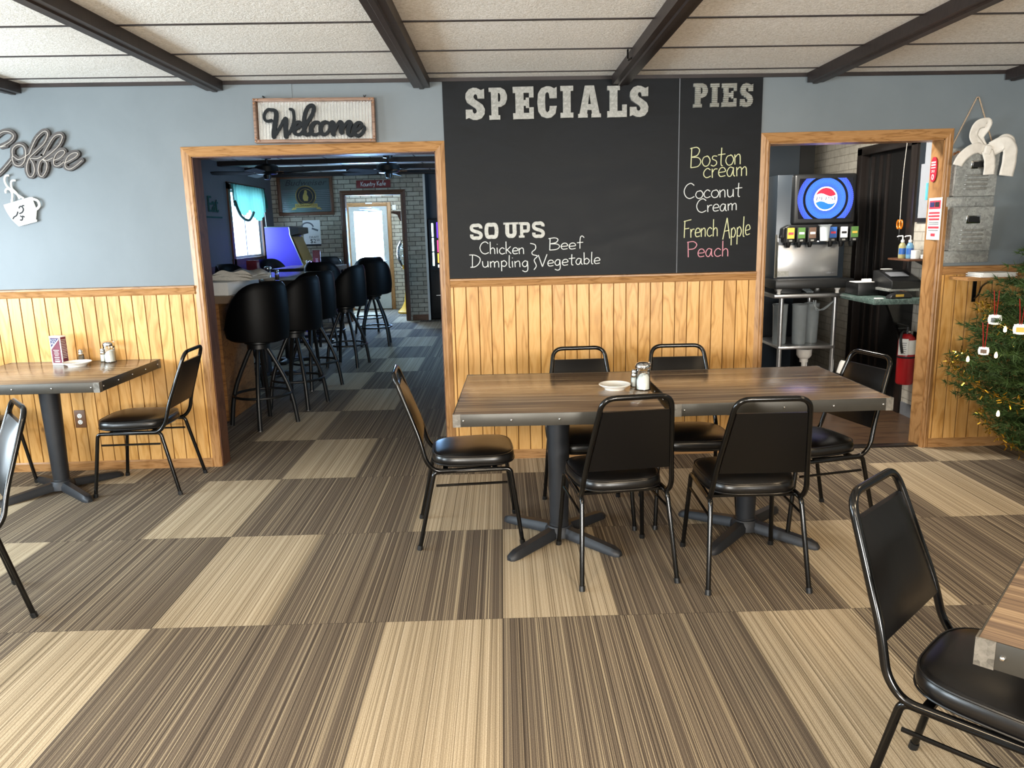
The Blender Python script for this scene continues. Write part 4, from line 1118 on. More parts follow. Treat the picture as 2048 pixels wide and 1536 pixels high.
m = MB(); m.box((0, -.020, .004), (.045, .03, .058), 0, .012, 3, Matrix.Rotation(.25, 3, 'Y')); m.build('knot', 'ribbon', rb, smooth=25)
sh = thing('wall_shelf', 'narrow wooden wall shelf on an iron bracket behind the Christmas tree', 'shelf', (3.15, D - .028, 1.135))
m = MB(); m.b2(-.25, .70, -.20, 0, 0, .020, .003); m.build('shelf_board', 'oak_x', sh)
for x in (-.08, .5):
    m = MB(); m.b2(x - .012, x + .012, -.006, 0, -.15, 0); m.b2(x - .012, x + .012, -.17, 0, -.006, 0)
    m.tube(cat([(x, -.006, -.13), (x, -.05, -.10), (x, -.08, -.045), (x, -.15, -.008)], 6), .006, 8); m.build('bracket', 'frame', sh)
for i in range(4):
    o = MB().b2(-.11, .11, -.08, .08, 0, .0065, .001).build('booklet', 'paper', loc=(3.10 + .012 * (i % 2), D - .135, 1.1555 + .0067 * i)); o.rotation_euler = (0, 0, .02 * (i - 1))
    tag(o, ('lowest white booklet of the stack on the wall shelf', 'second white booklet up in the stack on the wall shelf', 'third white booklet up in the stack on the wall shelf', 'topmost white booklet of the stack on the wall shelf')[i], 'booklet', 'white booklets on the wall shelf')
# Christmas tree
TX, TY = 3.40, 4.12
tree = thing('christmas_tree', 'artificial Christmas tree with gold tinsel in the right corner', 'christmas tree', (TX, TY, 0))
m = MB(); m.tube([(0, 0, .02), (0, 0, 1.78)], [.022, .008], 8); m.build('trunk', 'bark', tree)
m = MB()
m.lathe([(0, .0), (.20, 0), (.21, .02), (.24, .20), (.235, .22), (.22, .21), (0, .19)], n=28); m.build('tree_tub', 'black', tree)
def tree_r(z):
    P = [(.12, .40), (.28, .62), (.50, .82), (.66, .86), (.85, .78), (1.10, .66), (1.40, .42), (1.85, .04)]
    for (a, b), (c, d) in zip(P, P[1:]):
        if z <= c: return b + (d - b) * (z - a) / (c - a)
    return .04
def needles(m, rnd, zr, n_lev):
    for lv in range(n_lev):
        z = zr[0] + (zr[1] - zr[0]) * lv / (n_lev - 1)
        R = tree_r(z)
        nb = max(7, int(26 * (R / .72) + 6)); a0 = rnd.random() * 6
        for b in range(nb):
            a = a0 + 2 * PI * b / nb + rnd.uniform(-.1, .1); L = R * rnd.uniform(.80, 1.04)
            d = Vector((math.cos(a), math.sin(a), 0))
            steps = max(5, int(L / .035)); start = int(steps * .25)
            twigs = [(d * (L * i / steps) + Vector((0, 0, z - .06 * (i / steps) + .10 * (i / steps) ** 2)), d, 1.0) for i in range(start, steps + 1)]
            for q in range(5):
                s0 = rnd.uniform(.45, .9); e = Matrix.Rotation(rnd.choice((-1, 1)) * rnd.uniform(.5, .9), 3, 'Z') @ d
                p0 = d * L * s0 + Vector((0, 0, z))
                for i in range(4): twigs.append((p0 + e * .03 * (i + 1) + Vector((0, 0, .008 * i)), e, .8))
            for (p, dd, k) in twigs:
                for _ in range(9):
                    v = (dd * rnd.uniform(.3, 1.0) + Vector((rnd.uniform(-1, 1), rnd.uniform(-1, 1), rnd.uniform(-.7, .9))) * .8).normalized() * rnd.uniform(.034, .055) * k
                    s = v.cross(Vector((rnd.uniform(-1, 1), rnd.uniform(-1, 1), rnd.uniform(-1, 1)))).normalized() * .0036
                    m.bm.faces.new([m.bm.verts.new(x) for x in (p - s, p + s, p + v)])
m = MB(); needles(m, random.Random(3), (.20, 1.80), 20)
o = m.build('foliage', 'needle', tree, smooth=0, recalc=False); o['kind'] = 'stuff'
def tz(t):   # garland spiral on the cone
    z = .25 + 1.35 * t; R = tree_r(z)
    a = -2.2 - t * 26
    return Vector((R * .97 * math.cos(a), R * .97 * math.sin(a), z + .03 * math.sin(a * 3)))
m = MB(); rnd = random.Random(5)
for i in range(3400):
    c = tz(i / 3400); v = Vector((rnd.gauss(0, 1), rnd.gauss(0, 1), rnd.gauss(0, 1))).normalized()
    p = c + v * rnd.uniform(.004, .035); s = v.cross(Vector((rnd.gauss(0, 1), rnd.gauss(0, 1), 1))).normalized() * .0032
    v2 = (v + Vector((rnd.gauss(0, .4), rnd.gauss(0, .4), rnd.gauss(0, .4)))).normalized() * .022
    m.bm.faces.new([m.bm.verts.new(x) for x in (p - s, p + s, p + v2 + s, p + v2 - s)])
m.tube([tz(i / 300) for i in range(301)], .002, 4)
tg = m.build('tinsel_garland', 'tinsel', smooth=0, recalc=False, loc=(TX, TY, 0)); tag(tg, 'gold tinsel garland wound around the Christmas tree', 'tinsel')
def on_tree(z, a, k=1.02):
    R = tree_r(z)
    return Vector((TX + R * k * math.cos(a), TY + R * k * math.sin(a), z))
def ornament(label, z, a, pic, rl=.13, w=.062, tilt=0):
    p = on_tree(z, a, 1.06)
    t = thing('ornament', label, 'ornament', p, -.65, 'photo plaque ornaments on the tree')
    n = 48; poly = []
    for k in range(n):
        q = 2 * PI * k / n; e = 2 / 5; r = 1 + .05 * math.cos(8 * q)
        poly.append((math.copysign(abs(math.cos(q)) ** e, math.cos(q)) * w / 2 * r, math.copysign(abs(math.sin(q)) ** e, math.sin(q)) * w / 2 * .85 * r))
    MB().xz(poly, -.004, .002).build('plaque', 'paper', t, smooth=30)
    m = MB(); m.b2(-w * .28, w * .28, -.0055, -.0042, -w * .25, w * .15); m.build('plaque_picture', pic, t, smooth=0)
    m = MB()
    for sx in (-1, 1):
        m.tube([(sx * .004, -.004, w * .40), (sx * .008, -.010, w * .4 + rl * .5), (sx * .012 - .004, 0, w * .4 + rl)], .009, 6, flat=.2)
    m.build('ribbon_loop', 'ribbonred', t)
    return t
ornament('white plaque ornament with a grey picture, on a red ribbon at the tree', .985, -3.12, 'greyink')
ornament('plaque ornament with a yellow picture, on a red ribbon by the right border', .957, -2.87, 'yellowp')
ornament('small plaque ornament on a red ribbon below the grey pictured one', .825, -3.06, 'brownp', .13, .05)
for i, (z, a) in enumerate(((.80, -2.95), (.502, -2.87), (.93, -2.98), (1.19, -3.08), (.75, 3.12))):
    o = MB().lathe([(0, 0), (.007, .004), (.008, .016), (.004, .03), (0, .034)], n=10).build('tree_light', 'bulb', smooth=60, loc=on_tree(z, a, 1.05))
    tag(o, ('warm tree light in the middle tinsel below the yellow ornament', 'warm tree light near the bottom tinsel of the tree', 'warm tree light between the two upper ornaments', 'warm tree light near the shelf at the top of the tree', 'warm tree light at the left of the lower tinsel')[i], 'tree light', 'warm lights on the Christmas tree')

# ---------------------------------------------------------------- notices on the kitchen doorway
ov = thing('oval_tag', 'red oval notice tag stuck on the right jamb of the kitchen doorway', 'sign', (R1 - .012, 5.118, 1.835))
n = 28; poly = [(.036 * math.copysign(abs(math.cos(2 * PI * k / n)) ** .75, math.cos(2 * PI * k / n)), .078 * math.copysign(abs(math.sin(2 * PI * k / n)) ** .85, math.sin(2 * PI * k / n))) for k in range(n)]
MB().yz(poly, -.003, .002).build('tag_plate', 'redmag', ov, smooth=0)
RX = (PI / 2, 0, -PI / 2)
rnd = random.Random(2)
for z, hh, n in ((.044, .010, 7), (.028, .010, 8), (.011, .007, 11)):
    m = MB(); k = .025
    for i in range(n):
        L = .050 / n * rnd.uniform(.55, .85); m.b2(-.0045, -.003, k - L, k, z - hh / 2, z + hh / 2); k -= .050 / n
    m.build('printed_line', 'paper', ov, smooth=0)
text('tag_text', '2022', .022, (-.0045, 0, -.012), 'paper', ov, RX, width=.036)
m = MB(); m.yz([(.013 * math.cos(k * PI / 8), -.047 + .018 * math.sin(k * PI / 8)) for k in range(16)], -.0045, -.003); m.build('tag_emblem', 'paper', ov, smooth=0)
m = MB(); m.yz([(.006 * math.cos(k * PI / 6), -.047 + .011 * math.sin(k * PI / 6)) for k in range(12)], -.0055, -.0045); m.build('tag_emblem', 'redmag', ov, smooth=0)
pn = thing('paper_notice', 'red and white printed paper notice hanging on the right jamb of the kitchen doorway', 'notice', (R1 - .014, 5.06, 1.52))
pn.rotation_euler = (0, 0, math.radians(-6))
def pl_(a0, a1, z0, z1, d, mt, nm):
    m = MB(); m.b2(-.002 - d, -d, a0, a1, z0, z1); m.build(nm, mt, pn, smooth=0)
pl_(-.095, .095, -.13, .135, 0, 'paper', 'sheet')
pl_(-.080, .080, .065, .118, .002, 'pink', 'heading_block'); pl_(-.066, -.006, .078, .108, .004, 'ink', 'heading_block'); pl_(.006, .066, .078, .108, .004, 'menublue', 'heading_block')
for i, z in enumerate((.040, .020, 0.0)):
    m = MB()
    k = -.075
    while k < .070:
        L = .006 + .005 * ((i * 7 + int((k + .08) * 400)) % 3); m.b2(-.004, -.002, k, k + L, z - .006, z + .006); k += L + .004
    m.build('printed_line', 'pink', pn, smooth=0)
for z in (-.020, -.030, -.070): pl_(-.070, .070, z - .002, z + .002, .002, 'greyink', 'printed_line')
pl_(-.078, .078, -.058, -.045, .002, 'pink', 'printed_band'); pl_(-.03, .03, -.108, -.090, .002, 'pink', 'printed_logo')
o = MB().b2(-.004, .004, -.010, .010, -.055, .055, .003).build('toothbrush_case', 'cyan', loc=(R1 - .010, 5.185, 1.70)); tag(o, 'slim light blue plastic stick above the paper notice on the jamb', 'plastic stick')

# ---------------------------------------------------------------- kitchen behind the right doorway
KX, KB = 3.15, 8.3
holed('wall_kitchen_right', 'x', KX, .12, D + WT, KB, 2.55, [(6.03, 6.90, -.0, 2.09)], 'block', 'white painted brick wall of the kitchen, right of its doorway')
m = MB(); m.b2(1.30, KX, KB, KB + .1, 0, 2.55); struct(m.build('wall_kitchen_back', 'block_x', smooth=0), 'white painted brick wall at the back of the kitchen', 'wall')
m = MB(); m.b2(1.20, 1.30, D + WT, 14.2, 0, 2.55); struct(m.build('wall_kitchen_left', 'barpaint', smooth=0), 'partition between bar room and kitchen', 'wall')
m = MB(); m.b2(1.20, KX + .12, D + WT, KB + .1, 2.52, 2.58); struct(m.build('ceiling_kitchen', 'white_paint', smooth=0), 'plain kitchen ceiling', 'ceiling')
m = MB(); m.b2(KX - .012, KX, D + WT, 5.95, .006, .105); struct(m.build('baseboard_kitchen', 'greyink', smooth=0), 'grey rubber baseboard under the fire extinguisher', 'baseboard')
dk = thing('door_3', 'dark stained kitchen side door in a black frame', 'door'); dk['kind'] = 'structure'
for (y0, y1, z0, z1) in ((5.965, 6.055, 0, 2.13), (6.875, 6.965, 0, 2.13), (5.965, 6.965, 2.07, 2.14)):
    m = MB(); m.b2(KX - .022, KX + .12, y0, y1, z0, z1, .004); m.build('door_frame', 'doorframe', dk)
m = MB(); m.b2(KX + .045, KX + .085, 6.05, 6.88, .008, 2.08); m.build('door_leaf', 'blackvoid', dk, smooth=0)
for y in (6.50, 6.62, 6.76):
    m = MB(); m.b2(KX + .028, KX + .046, y, y + .035, .02, 2.05, .003); m.build('door_batten', 'doorframe', dk)
# stainless stand with the drink dispenser
stl = thing('steel_table', 'stainless steel table under the drink dispenser in the kitchen', 'table', (2.55, 6.70, 0))
m = MB(); m.b2(-.315, .315, -.34, .34, .905, .945, .012, 3); m.build('table_top', 'steel', stl)
for sx in (-1, 1):
    for sy in (-1, 1):
        m = MB(); m.tube([(sx * .225, sy * .27, .02), (sx * .225, sy * .27, .91)], .019, 12); lg = m.build('leg', 'steel', stl)
        m = MB(); m.lathe([(0, 0), (.016, 0), (.022, .02), (.02, .04), (0, .04)], (sx * .225, sy * .27, 0.006), 12); m.build('foot', 'black', lg)
m = MB(); m.b2(-.24, .24, -.29, .29, .47, .495, .004); m.build('under_shelf', 'steel', stl)
dp = thing('drink_dispenser', 'black and steel soda dispenser with a glowing blue display and six nozzles', 'drink dispenser', (2.52, 6.52, .995))
# +X right, -Y towards the dining room
m = MB(); m.b2(-.285, .285, -.14, .30, .06, .90, .004); m.build('cabinet', 'dkblue', dp)
m = MB(); m.b2(-.325, .315, -.30, .10, -.002, .072, .012); m.build('drip_tray', 'black', dp)
m = MB(); m.b2(-.270, .235, -.155, -.14, .085, .345, .003); sp = m.build('splash_panel', 'steel', dp)
m = MB(); m.b2(-.262, -.17, -.157, -.155, .095, .135); m.build('panel_sticker', 'galv', sp, smooth=0)
m = MB()
m.tube([(.155 + .016 * math.cos(2 * PI * k / 16), -.1555, .113 + .008 * math.sin(2 * PI * k / 16)) for k in range(16)], .0014, 5, closed=True)
m.tube(cat([(.150, -.1555, .110), (.165, -.1555, .116), (.172, -.1555, .109), (.180, -.1555, .116), (.190, -.1555, .110), (.200, -.1555, .115), (.212, -.1555, .112)], 4), .0014, 5)
m.build('maker_mark', 'greyink', sp)
m = MB(); m.b2(-.285, -.265, -.16, -.14, .08, .43); m.build('edge_trim', 'chrome', dp)
m = MB(); m.xz([(-.26, .40), (.28, .40), (.30, .44), (.28, .505), (-.20, .505), (-.25, .48)], -.21, -.13); m.build('valve_bridge', 'black', dp, bev=.008)
m = MB(); m.b2(-.17, .335, -.20, .0, .505, .90, .02, 3); m.build('display_housing', 'black', dp)
m = MB(); m.xz([(-.213, -.155), (.213, -.155), (.225, 0), (.213, .160), (-.213, .160), (-.225, 0)], -.004, 0); sc = m.build('display', 'screen', dp, smooth=0, loc=(.082, -.2005, .705))
circ = lambda r, n=40, cx=0, cz=0: [(cx + r * math.cos(2 * PI * k / n), cz + r * math.sin(2 * PI * k / n)) for k in range(n)]
MB().xz(circ(.094), -.006, -.0045).build('logo_disc', 'pepsi_white', sc, smooth=0)
def cap_seg(r, wave, top):
    P = []
    a = math.asin(wave / r)
    if top:
        for k in range(17): q = a + (PI - 2 * a) * k / 16; P.append((r * math.cos(q), r * math.sin(q)))
        for k in range(1, 8): u = -1 + k / 4; P.append((u * r * math.cos(a), wave - .012 * math.sin(u * PI)))
    else:
        for k in range(17): q = -a - (PI - 2 * a) * k / 16; P.append((r * math.cos(q), r * math.sin(q)))
        for k in range(1, 8): u = -1 + k / 4; P.append((u * r * math.cos(a), -wave - .012 * math.sin(u * PI)))
    return P
MB().xz(cap_seg(.085, .030, True), -.008, -.0062).build('logo_wave', 'pepsi_red', sc, smooth=0)
MB().xz(cap_seg(.085, .030, False), -.008, -.0062).build('logo_wave', 'pepsi_blue', sc, smooth=0)
text('logo_word', 'PEPSI', .042, (0, -.0085, 0), 'menublue', sc, width=.150)
cols = ['yellowp', 'greenp', 'brownp', 'bluep', 'paper', 'greenp']
for i, x in enumerate((-.205, -.118, -.030, .135, .222, .308)):
    m = MB(); m.b2(x - .036, x + .036, -.26, -.15, .365, .485, .006); v = m.build('valve', 'black', dp)
    m = MB(); m.box((x, -.262, .440), (.056, .004, .085), 0, .001); m.build('flavour_label', cols[i], v, smooth=0)
    m = MB(); m.b2(x - .02, x + .02, -.2655, -.262, .43, .447); m.build('label_mark', ('pink', 'paper', 'paper', 'pink', 'ink', 'yellowp')[i], v, smooth=0)
    m = MB(); m.lathe([(0, -.045), (.014, -.045), (.022, -.02), (.024, 0), (0, 0)], (x, -.205, .37), 14); m.build('nozzle', 'black', v)
    m = MB(); m.b2(x - .012, x + .012, -.264, -.258, .375, .388); m.build('push_button', 'galv', v, smooth=0)
m = MB(); m.lathe([(0, 0), (.032, 0), (.04, .11), (.044, .115), (.055, .125)], n=20); o = m.build('pitcher', 'pitcherp', smooth=60, loc=(2.572, 6.225, 1.372)); tag(o, 'cloudy plastic pitcher hooked between the dispenser nozzles', 'pitcher')
m = MB(); m.tube(fillet([(-.05, 0, 0), (-.05, -.05, 0), (.05, -.05, 0), (.05, 0, 0)], .02), .006, 8); m.build('pitcher_rest', 'chrome', dp, loc=(.055, -.21, .372))
for sx in (-.26, .22):
    m = MB(); m.lathe([(0, -.05), (.016, -.05), (.014, -.03), (.03, .0), (0, .0)], (sx, -.2, 0), 12); m.build('foot', 'white' , dp)
    m = MB(); m.lathe([(0, -.05), (.016, -.05), (.014, -.03), (.03, .0), (0, .0)], (sx, .2, 0), 12); m.build('foot', 'white' , dp)
window(6, 'x', 1.20, 8.85, 10.35, 1.0, 2.1, 'added window frame at the bar fill light, aisle side, out of view', 'white', .08)  # frame added only to go with the bar floor fill light
# clutter on and under the steel table
for i in range(4):
    o = MB().b2(-.085, .085, -.09, .09, 0, .010, .002).build('rubber_mat', 'black', loc=(2.40, 6.50, .9455 + .0102 * i)); o.rotation_euler = (0, 0, .05 * (i - 1.5))
    tag(o, ('bottom', 'second', 'third', 'top')[i] + ' black mat of the pile under the drink dispenser', 'mat', 'black mats under the dispenser')
m = MB()
for k in range(4): m.tube(cat([(2.50 + .018 * k, 6.60, .984), (2.505 + .018 * k, 6.48, .975), (2.53 + .014 * k, 6.40, .950)], 5), .007, 8)
tag(m.build('hose_bundle', 'frost'), 'bundle of pale hoses under the drink dispenser', 'hoses')
for i, (x, y) in enumerate(((2.38, 6.60), (2.53, 6.55), (2.66, 6.62))):
    t = thing('clear_tub', ('left', 'middle', 'right')[i] + ' tall clear plastic tub on the lower shelf of the steel table', 'tub', (x, y, .496), 0, 'clear tubs under the dispenser')
    m = MB(); m.lathe([(0, 0), (.055, 0), (.058, .01), (.066, .33), (.070, .335), (.066, .34)], n=20, sx=.95); m.build('tub_wall', 'frost', t, smooth=50)
m = MB()
for k in range(2): m.tube(cat([(2.58 + .02 * k, 6.4, .88), (2.60, 6.38, .82 - .02 * k), (2.68, 6.42, .80 + .01 * k), (2.76, 6.42, .87)], 6), .006, 6)
tag(m.build('cable_loop', 'frost'), 'loose pale cable hanging under the steel table top', 'cable')
m = MB(); m.tube(cat([(2.80, 6.55, .90), (2.82, 6.52, .75), (2.80, 6.5, .5), (2.81, 6.46, .3), (2.87, 6.5, .10), (3.0, 6.5, .02)], 8), .008, 8)
tag(m.build('power_cord', 'black'), 'black power cord hanging beside the steel table', 'cord')
m = MB(); m.lathe([(0, 0), (.035, 0), (.035, .03), (.045, .035), (.062, .06), (.065, .115), (.058, .115), (.055, .07), (0, .05)], n=24)
tag(m.build('drain_funnel', 'white', smooth=40, loc=(2.585, 6.55, .335)), 'white plastic drain funnel below the steel table shelf', 'funnel')
m = MB(); m.tube([(2.585, 6.55, .006), (2.585, 6.55, .336)], .02, 12); tag(m.build('drain_pipe', 'white'), 'white drain pipe standing under the drain funnel', 'pipe')
m = MB(); m.lathe([(0, 0), (.05, 0), (.05, .09), (.042, .11), (0, .11)], n=20); o = m.build('filter_cartridge', 'white', smooth=40, loc=(2.860, 6.40, .25)); o.rotation_euler = (0, math.radians(15), 0)
tag(o, 'white round cartridge on the power cord right of the steel table', 'cartridge')
m = MB(); m.b2(-.16, .16, -.10, .10, 0, .16, .01); o = m.build('crate', 'dkblue', loc=(2.55, 6.82, .006)); tag(o, 'dark crate on the kitchen floor under the steel table', 'crate')
# tall dark refrigerator behind
fr = thing('refrigerator', 'tall dark refrigerator behind the drink dispenser', 'refrigerator', (2.56, 7.62, .006))
m = MB(); m.b2(-.30, .34, -.3, .35, 0, 2.30, .01); m.build('fridge_body', 'black', fr)
m = MB(); m.b2(-.29, .19, -.33, -.30, .15, 2.28, .01); m.build('fridge_door', 'dkblue', fr)
m = MB(); m.tube([(.15, -.35, .9), (.15, -.35, 1.5)], .012, 8); m.build('fridge_handle', 'black', fr)
# counter with the till
ct = thing('wall_counter', 'green marbled wall counter with payment machines, right side of the kitchen', 'counter', (2.96, 5.98, .906))
m = MB(); m.b2(-.215, .188, -.30, .30, 0, .040, .004); m.build('counter_top', 'marble', ct)
m = MB(); m.prism([(-.02, -.0), (.188, 0), (.188, -.42), (.165, -.42)], lambda a, b: (a, -.09, b), lambda a, b: (a, -.05, b)); m.build('bracket', 'frame', ct, smooth=0)
pt = thing('receipt_printer', 'black receipt printer on the marbled counter', 'printer', (2.92, 6.12, .947))
m = MB(); m.b2(-.155, .01, -.12, .12, 0, .10, .008); m.build('printer_body', 'black', pt)
m = MB(); m.b2(-.165, -.02, -.10, .02, .10, .106, .001); m.build('paper_slip', 'paper', pt)
m = MB(); m.tube([(-.10, -.06, .115), (-.03, -.06, .115)], .012, 12); m.build('paper_roll', 'paper', pt)
cdw = thing('card_reader_dock', 'black slanted till unit with a grey base on the marbled counter', 'till', (3.03, 5.92, .947))
m = MB(); m.b2(-.13, .105, -.13, .17, .045, .065, .003); m.build('grey_base', 'galv_dark', cdw)
m = MB(); m.yz([(-.14, .065), (.17, .065), (.17, .19), (.10, .195), (-.14, .125)], -.115, .105); m.build('till_body', 'black', cdw, bev=.006)
m = MB(); m.box((-.02, -.02, .167), (.14, .10, .005), 0, .001, 2, Matrix.Rotation(math.radians(15), 3, 'X')); m.build('keypad', 'greyink', cdw)
m = MB(); m.box((-.03, .13, .199), (.07, .05, .004)); m.build('paper_slip', 'paper', cdw, smooth=0)
for yy in (-.10, .14):
    m = MB(); m.b2(-.10, .09, yy - .01, yy + .01, 0, .046); m.build('base_foot', 'black', cdw, smooth=0)
ctm = thing('card_terminal', 'handheld card payment terminal lying at the front of the marbled counter', 'card terminal', (2.95, 5.735, .947), math.radians(8))
m = MB(); m.prism([(-.09, 0), (.09, 0), (.092, .02), (.06, .045), (.0, .05), (-.075, .025)], lambda a, b: (a, -.032, b), lambda a, b: (a, .032, b)); m.build('terminal_body', 'black', ctm, bev=.006)
m = MB(); m.b2(-.045, .02, -.0345, -.032, .014, .032); m.build('terminal_label', 'yellowp', ctm, smooth=0)
m = MB(); m.box((.045, 0, .047), (.05, .05, .006), 0, .002, 2, Matrix.Rotation(math.radians(20), 3, 'Y')); m.build('terminal_screen', 'brownp', ctm)
o = MB().b2(-.03, .03, -.015, .015, 0, .006, .001).build('paper_scrap', 'paper', loc=(2.80, 5.73, .947)); tag(o, 'white paper scrap at the corner of the marbled counter', 'paper')
# little shelf with pump bottles, scissors, framed papers
ls = thing('small_shelf', 'small wooden shelf with hand soap on the kitchen wall', 'shelf', (3.06, 5.80, 1.235))
m = MB(); m.b2(-.085, .089, -.13, .19, -.014, 0, .002); m.build('shelf_board', 'brown_x', ls)
m = MB(); m.prism([(.0, -.014), (.089, -.014), (.089, -.17), (.078, -.17), (.07, -.05)], lambda a, b: (a, -.05, b), lambda a, b: (a, -.025, b)); m.build('bracket', 'black', ls, smooth=0)
def pump(label, loc, tint):
    t = thing('pump_bottle', label, 'pump bottle', loc, 2.2, 'pump bottles on the small shelf')
    MB().lathe([(0, 0), (.024, 0), (.026, .01), (.026, .09), (.016, .112), (.011, .115), (.011, .12)], n=20).build('bottle', tint, t, smooth=50)
    m = MB(); m.lathe([(.013, .118), (.013, .135), (.005, .138), (.005, .165), (0, .165)], n=14); m.tube([(0, 0, .166), (.035, 0, .164), (.042, 0, .158)], .005, 8); m.build('pump_head', 'white', t, smooth=50)
    m = MB(); m.lathe([(.0265, .03), (.0265, .075)], n=20, ang=2.6, a0=1.0); m.build('bottle_label', 'bluep', t)
    return t
M['soapblue'] = flat('blue_soap', '#7fb4d8', 0.15, 0, 0.5, 0.03, 10, trans=0.4)
M['soapyel'] = flat('yellow_soap', '#c8c08a', 0.15, 0, 0.5, 0.03, 10, trans=0.4)
pump('yellowish pump soap bottle on the small kitchen shelf', (3.015, 5.86, 1.236), 'soapyel')
pump('light blue pump soap bottle on the small kitchen shelf', (3.05, 5.815, 1.236), 'soapblue')
o = MB().lathe([(0, 0), (.026, 0), (.028, .002), (.029, .062), (.026, .062), (.024, .01), (0, .01)], n=20).build('white_cup', 'white', smooth=40, loc=(3.05, 5.735, 1.236)); tag(o, 'white cup beside the pump bottles on the small shelf', 'cup')
o = MB().b2(-.03, .03, -.02, .02, 0, .03, .004).build('small_box', 'white', loc=(3.11, 5.71, 1.236)); tag(o, 'small white box at the end of the small kitchen shelf', 'box')
sc_ = thing('scissors', 'orange-handled scissors hanging on a string by the dark kitchen door', 'scissors', (KX - .045, 6.10, 1.515))
for sx in (-1, 1):
    m = MB(); pts = [(0, sx * .022 + .020 * math.cos(2 * PI * k / 14), -.03 + .032 * math.sin(2 * PI * k / 14)) for k in range(14)]
    m.tube(pts, .006, 8, closed=True); m.build('handle', 'orange', sc_)
    m = MB(); m.prism([(sx * .016, -.055), (sx * .006, -.055), (-sx * .004, -.15)], lambda a, b: (sx * .002 - .001, a, b), lambda a, b: (sx * .002 + .001, a, b)); m.build('blade', 'steel', sc_, smooth=0)
m = MB(); m.tube(cat([(0, 0, -.005), (.0, .004, .2), (.0, -.004, .4), (.010, -.006, .60)], 8), .0025, 6); m.build('string', 'towel', sc_)
nb = thing('notice_frame', 'dark framed notice board with papers on the kitchen wall', 'notice board', (KX - .002, 5.62, 1.86))
m = MB(); m.b2(-.018, 0, -.33, .31, -.36, .30, .003); m.build('board_frame', 'dkblue', nb)
m = MB(); m.b2(-.022, -.018, -.25, .22, -.06, .25); m.build('pinned_paper', 'papergrey', nb, smooth=0)
m = MB(); m.b2(-.025, -.022, -.16, .26, -.33, .06); p2 = m.build('pinned_paper', 'papergrey', nb, smooth=0)
m = MB()
for i in range(9): m.b2(-.027, -.025, -.10 + .01 * (i % 3), .10 - .008 * (i % 4), .02 - .03 * i, .03 - .03 * i + (.004 if i < 3 else -.004))
m.build('printed_lines', 'greyink', p2, smooth=0)
fe = thing('fire_extinguisher', 'red fire extinguisher with a white inspection tag on the kitchen wall', 'fire extinguisher', (KX - .075, 5.80, .28))
m = MB(); m.lathe([(0, 0), (.055, 0), (.062, .012), (.063, .20), (.064, .205), (.064, .225), (.063, .23), (.063, .33), (.055, .36), (.03, .385), (.02, .39), (0, .39)], n=28); m.build('cylinder', 'red', fe, smooth=40)
m = MB(); m.lathe([(.0642, .205), (.0652, .208), (.0652, .216), (.0642, .219)], n=28); m.build('dark_band', 'ink', fe)
m = MB(); m.lathe([(.0636, .235), (.0636, .345)], n=16, ang=1.5, a0=PI + 1.05); m.build('instruction_label', 'paper', fe)
m = MB(); m.lathe([(0, .385), (.02, .385), (.022, .41), (.014, .425), (.012, .44), (0, .44)], n=16); m.b2(-.075, .01, -.008, .008, .425, .437, .003); m.box((-.04, 0, .458), (.085, .014, .008), 0, .002, 2, Matrix.Rotation(.3, 3, 'Y')); m.build('valve_head', 'black', fe)
m = MB(); m.tube(cat([(-.02, 0, .41), (-.06, -.03, .40), (-.075, -.05, .34), (-.06, -.055, .25)], 6), .010, 8); m.build('hose', 'black', fe)
m = MB(); m.lathe([(0, 0), (.014, 0), (.014, .012), (0, .012)], (0.0, -.02, .40), 14); m.build('gauge', 'chrome', fe)
m = MB(); m.box((-.055, -.055, .295), (.066, .002, .125), math.radians(-25)); tgm = m.build('inspection_tag', 'paper', fe, smooth=0)
m = MB()
for i in range(6): m.box((-.0555, -.0562, .325 - .016 * i), (.045 - .006 * (i % 3), .001, .004), math.radians(-25))
m.build('tag_print', 'greyink', tgm, smooth=0)
m = MB(); m.b2(.058, .0735, -.03, .03, .25, .40); m.build('wall_bracket', 'frame', fe, smooth=0)
o = MB().b2(-.022, .022, -.018, .018, -.04, .04, .008).build('wall_charger', 'chargreen', loc=(KX - .0225, 5.60, .69)); tag(o, 'green plug-in charger beside the fire extinguisher', 'charger')
m = MB(); m.tube(cat([(KX - .02, 5.60, .655), (KX - .03, 5.63, .60), (KX - .015, 5.66, .40), (KX - .03, 5.70, .22), (KX - .02, 5.74, .15), (KX - .01, 5.6, .14)], 8), .0035, 6)
tag(m.build('charger_cable', 'black'), 'thin black cable hanging from the green charger', 'cable')

# ---------------------------------------------------------------- bar room behind the left doorway
BX, BY = -3.85, 13.4
holed('wall_bar_left', 'x', BX - .12, .12, D + WT, BY + .1, 2.6, [(11.30, 12.70, 1.18, 2.18)], 'barpaint', 'dark grey left wall of the bar room with one window')
m = MB()
for (a, b, z0, z1) in ((BX, -2.63, 0, 2.6), (-2.63, -1.68, 2.14, 2.6), (-1.68, -1.285, 0, 2.6)): m.b2(a, b, BY, BY + .12, z0, z1)
struct(m.build('wall_bar_far', 'brick', smooth=0), 'cream brick wall at the far end of the bar room', 'wall')
m = MB(); m.b2(-1.285, 1.25, 14.15, 14.25, 0, 2.6); m.b2(-1.30, -1.27, BY + .12, 14.15, 0, 2.6)
struct(m.build('wall_bar_recess', 'barpaint', smooth=0), 'dark recess wall behind the drinks cooler', 'wall')
m = MB(); m.b2(-1.300, -1.262, BY - .02, BY + .02, 0, 2.52, .003); struct(m.build('trim_32', 'white_paint', smooth=0), 'pale corner strip at the right end of the brick wall', 'trim')
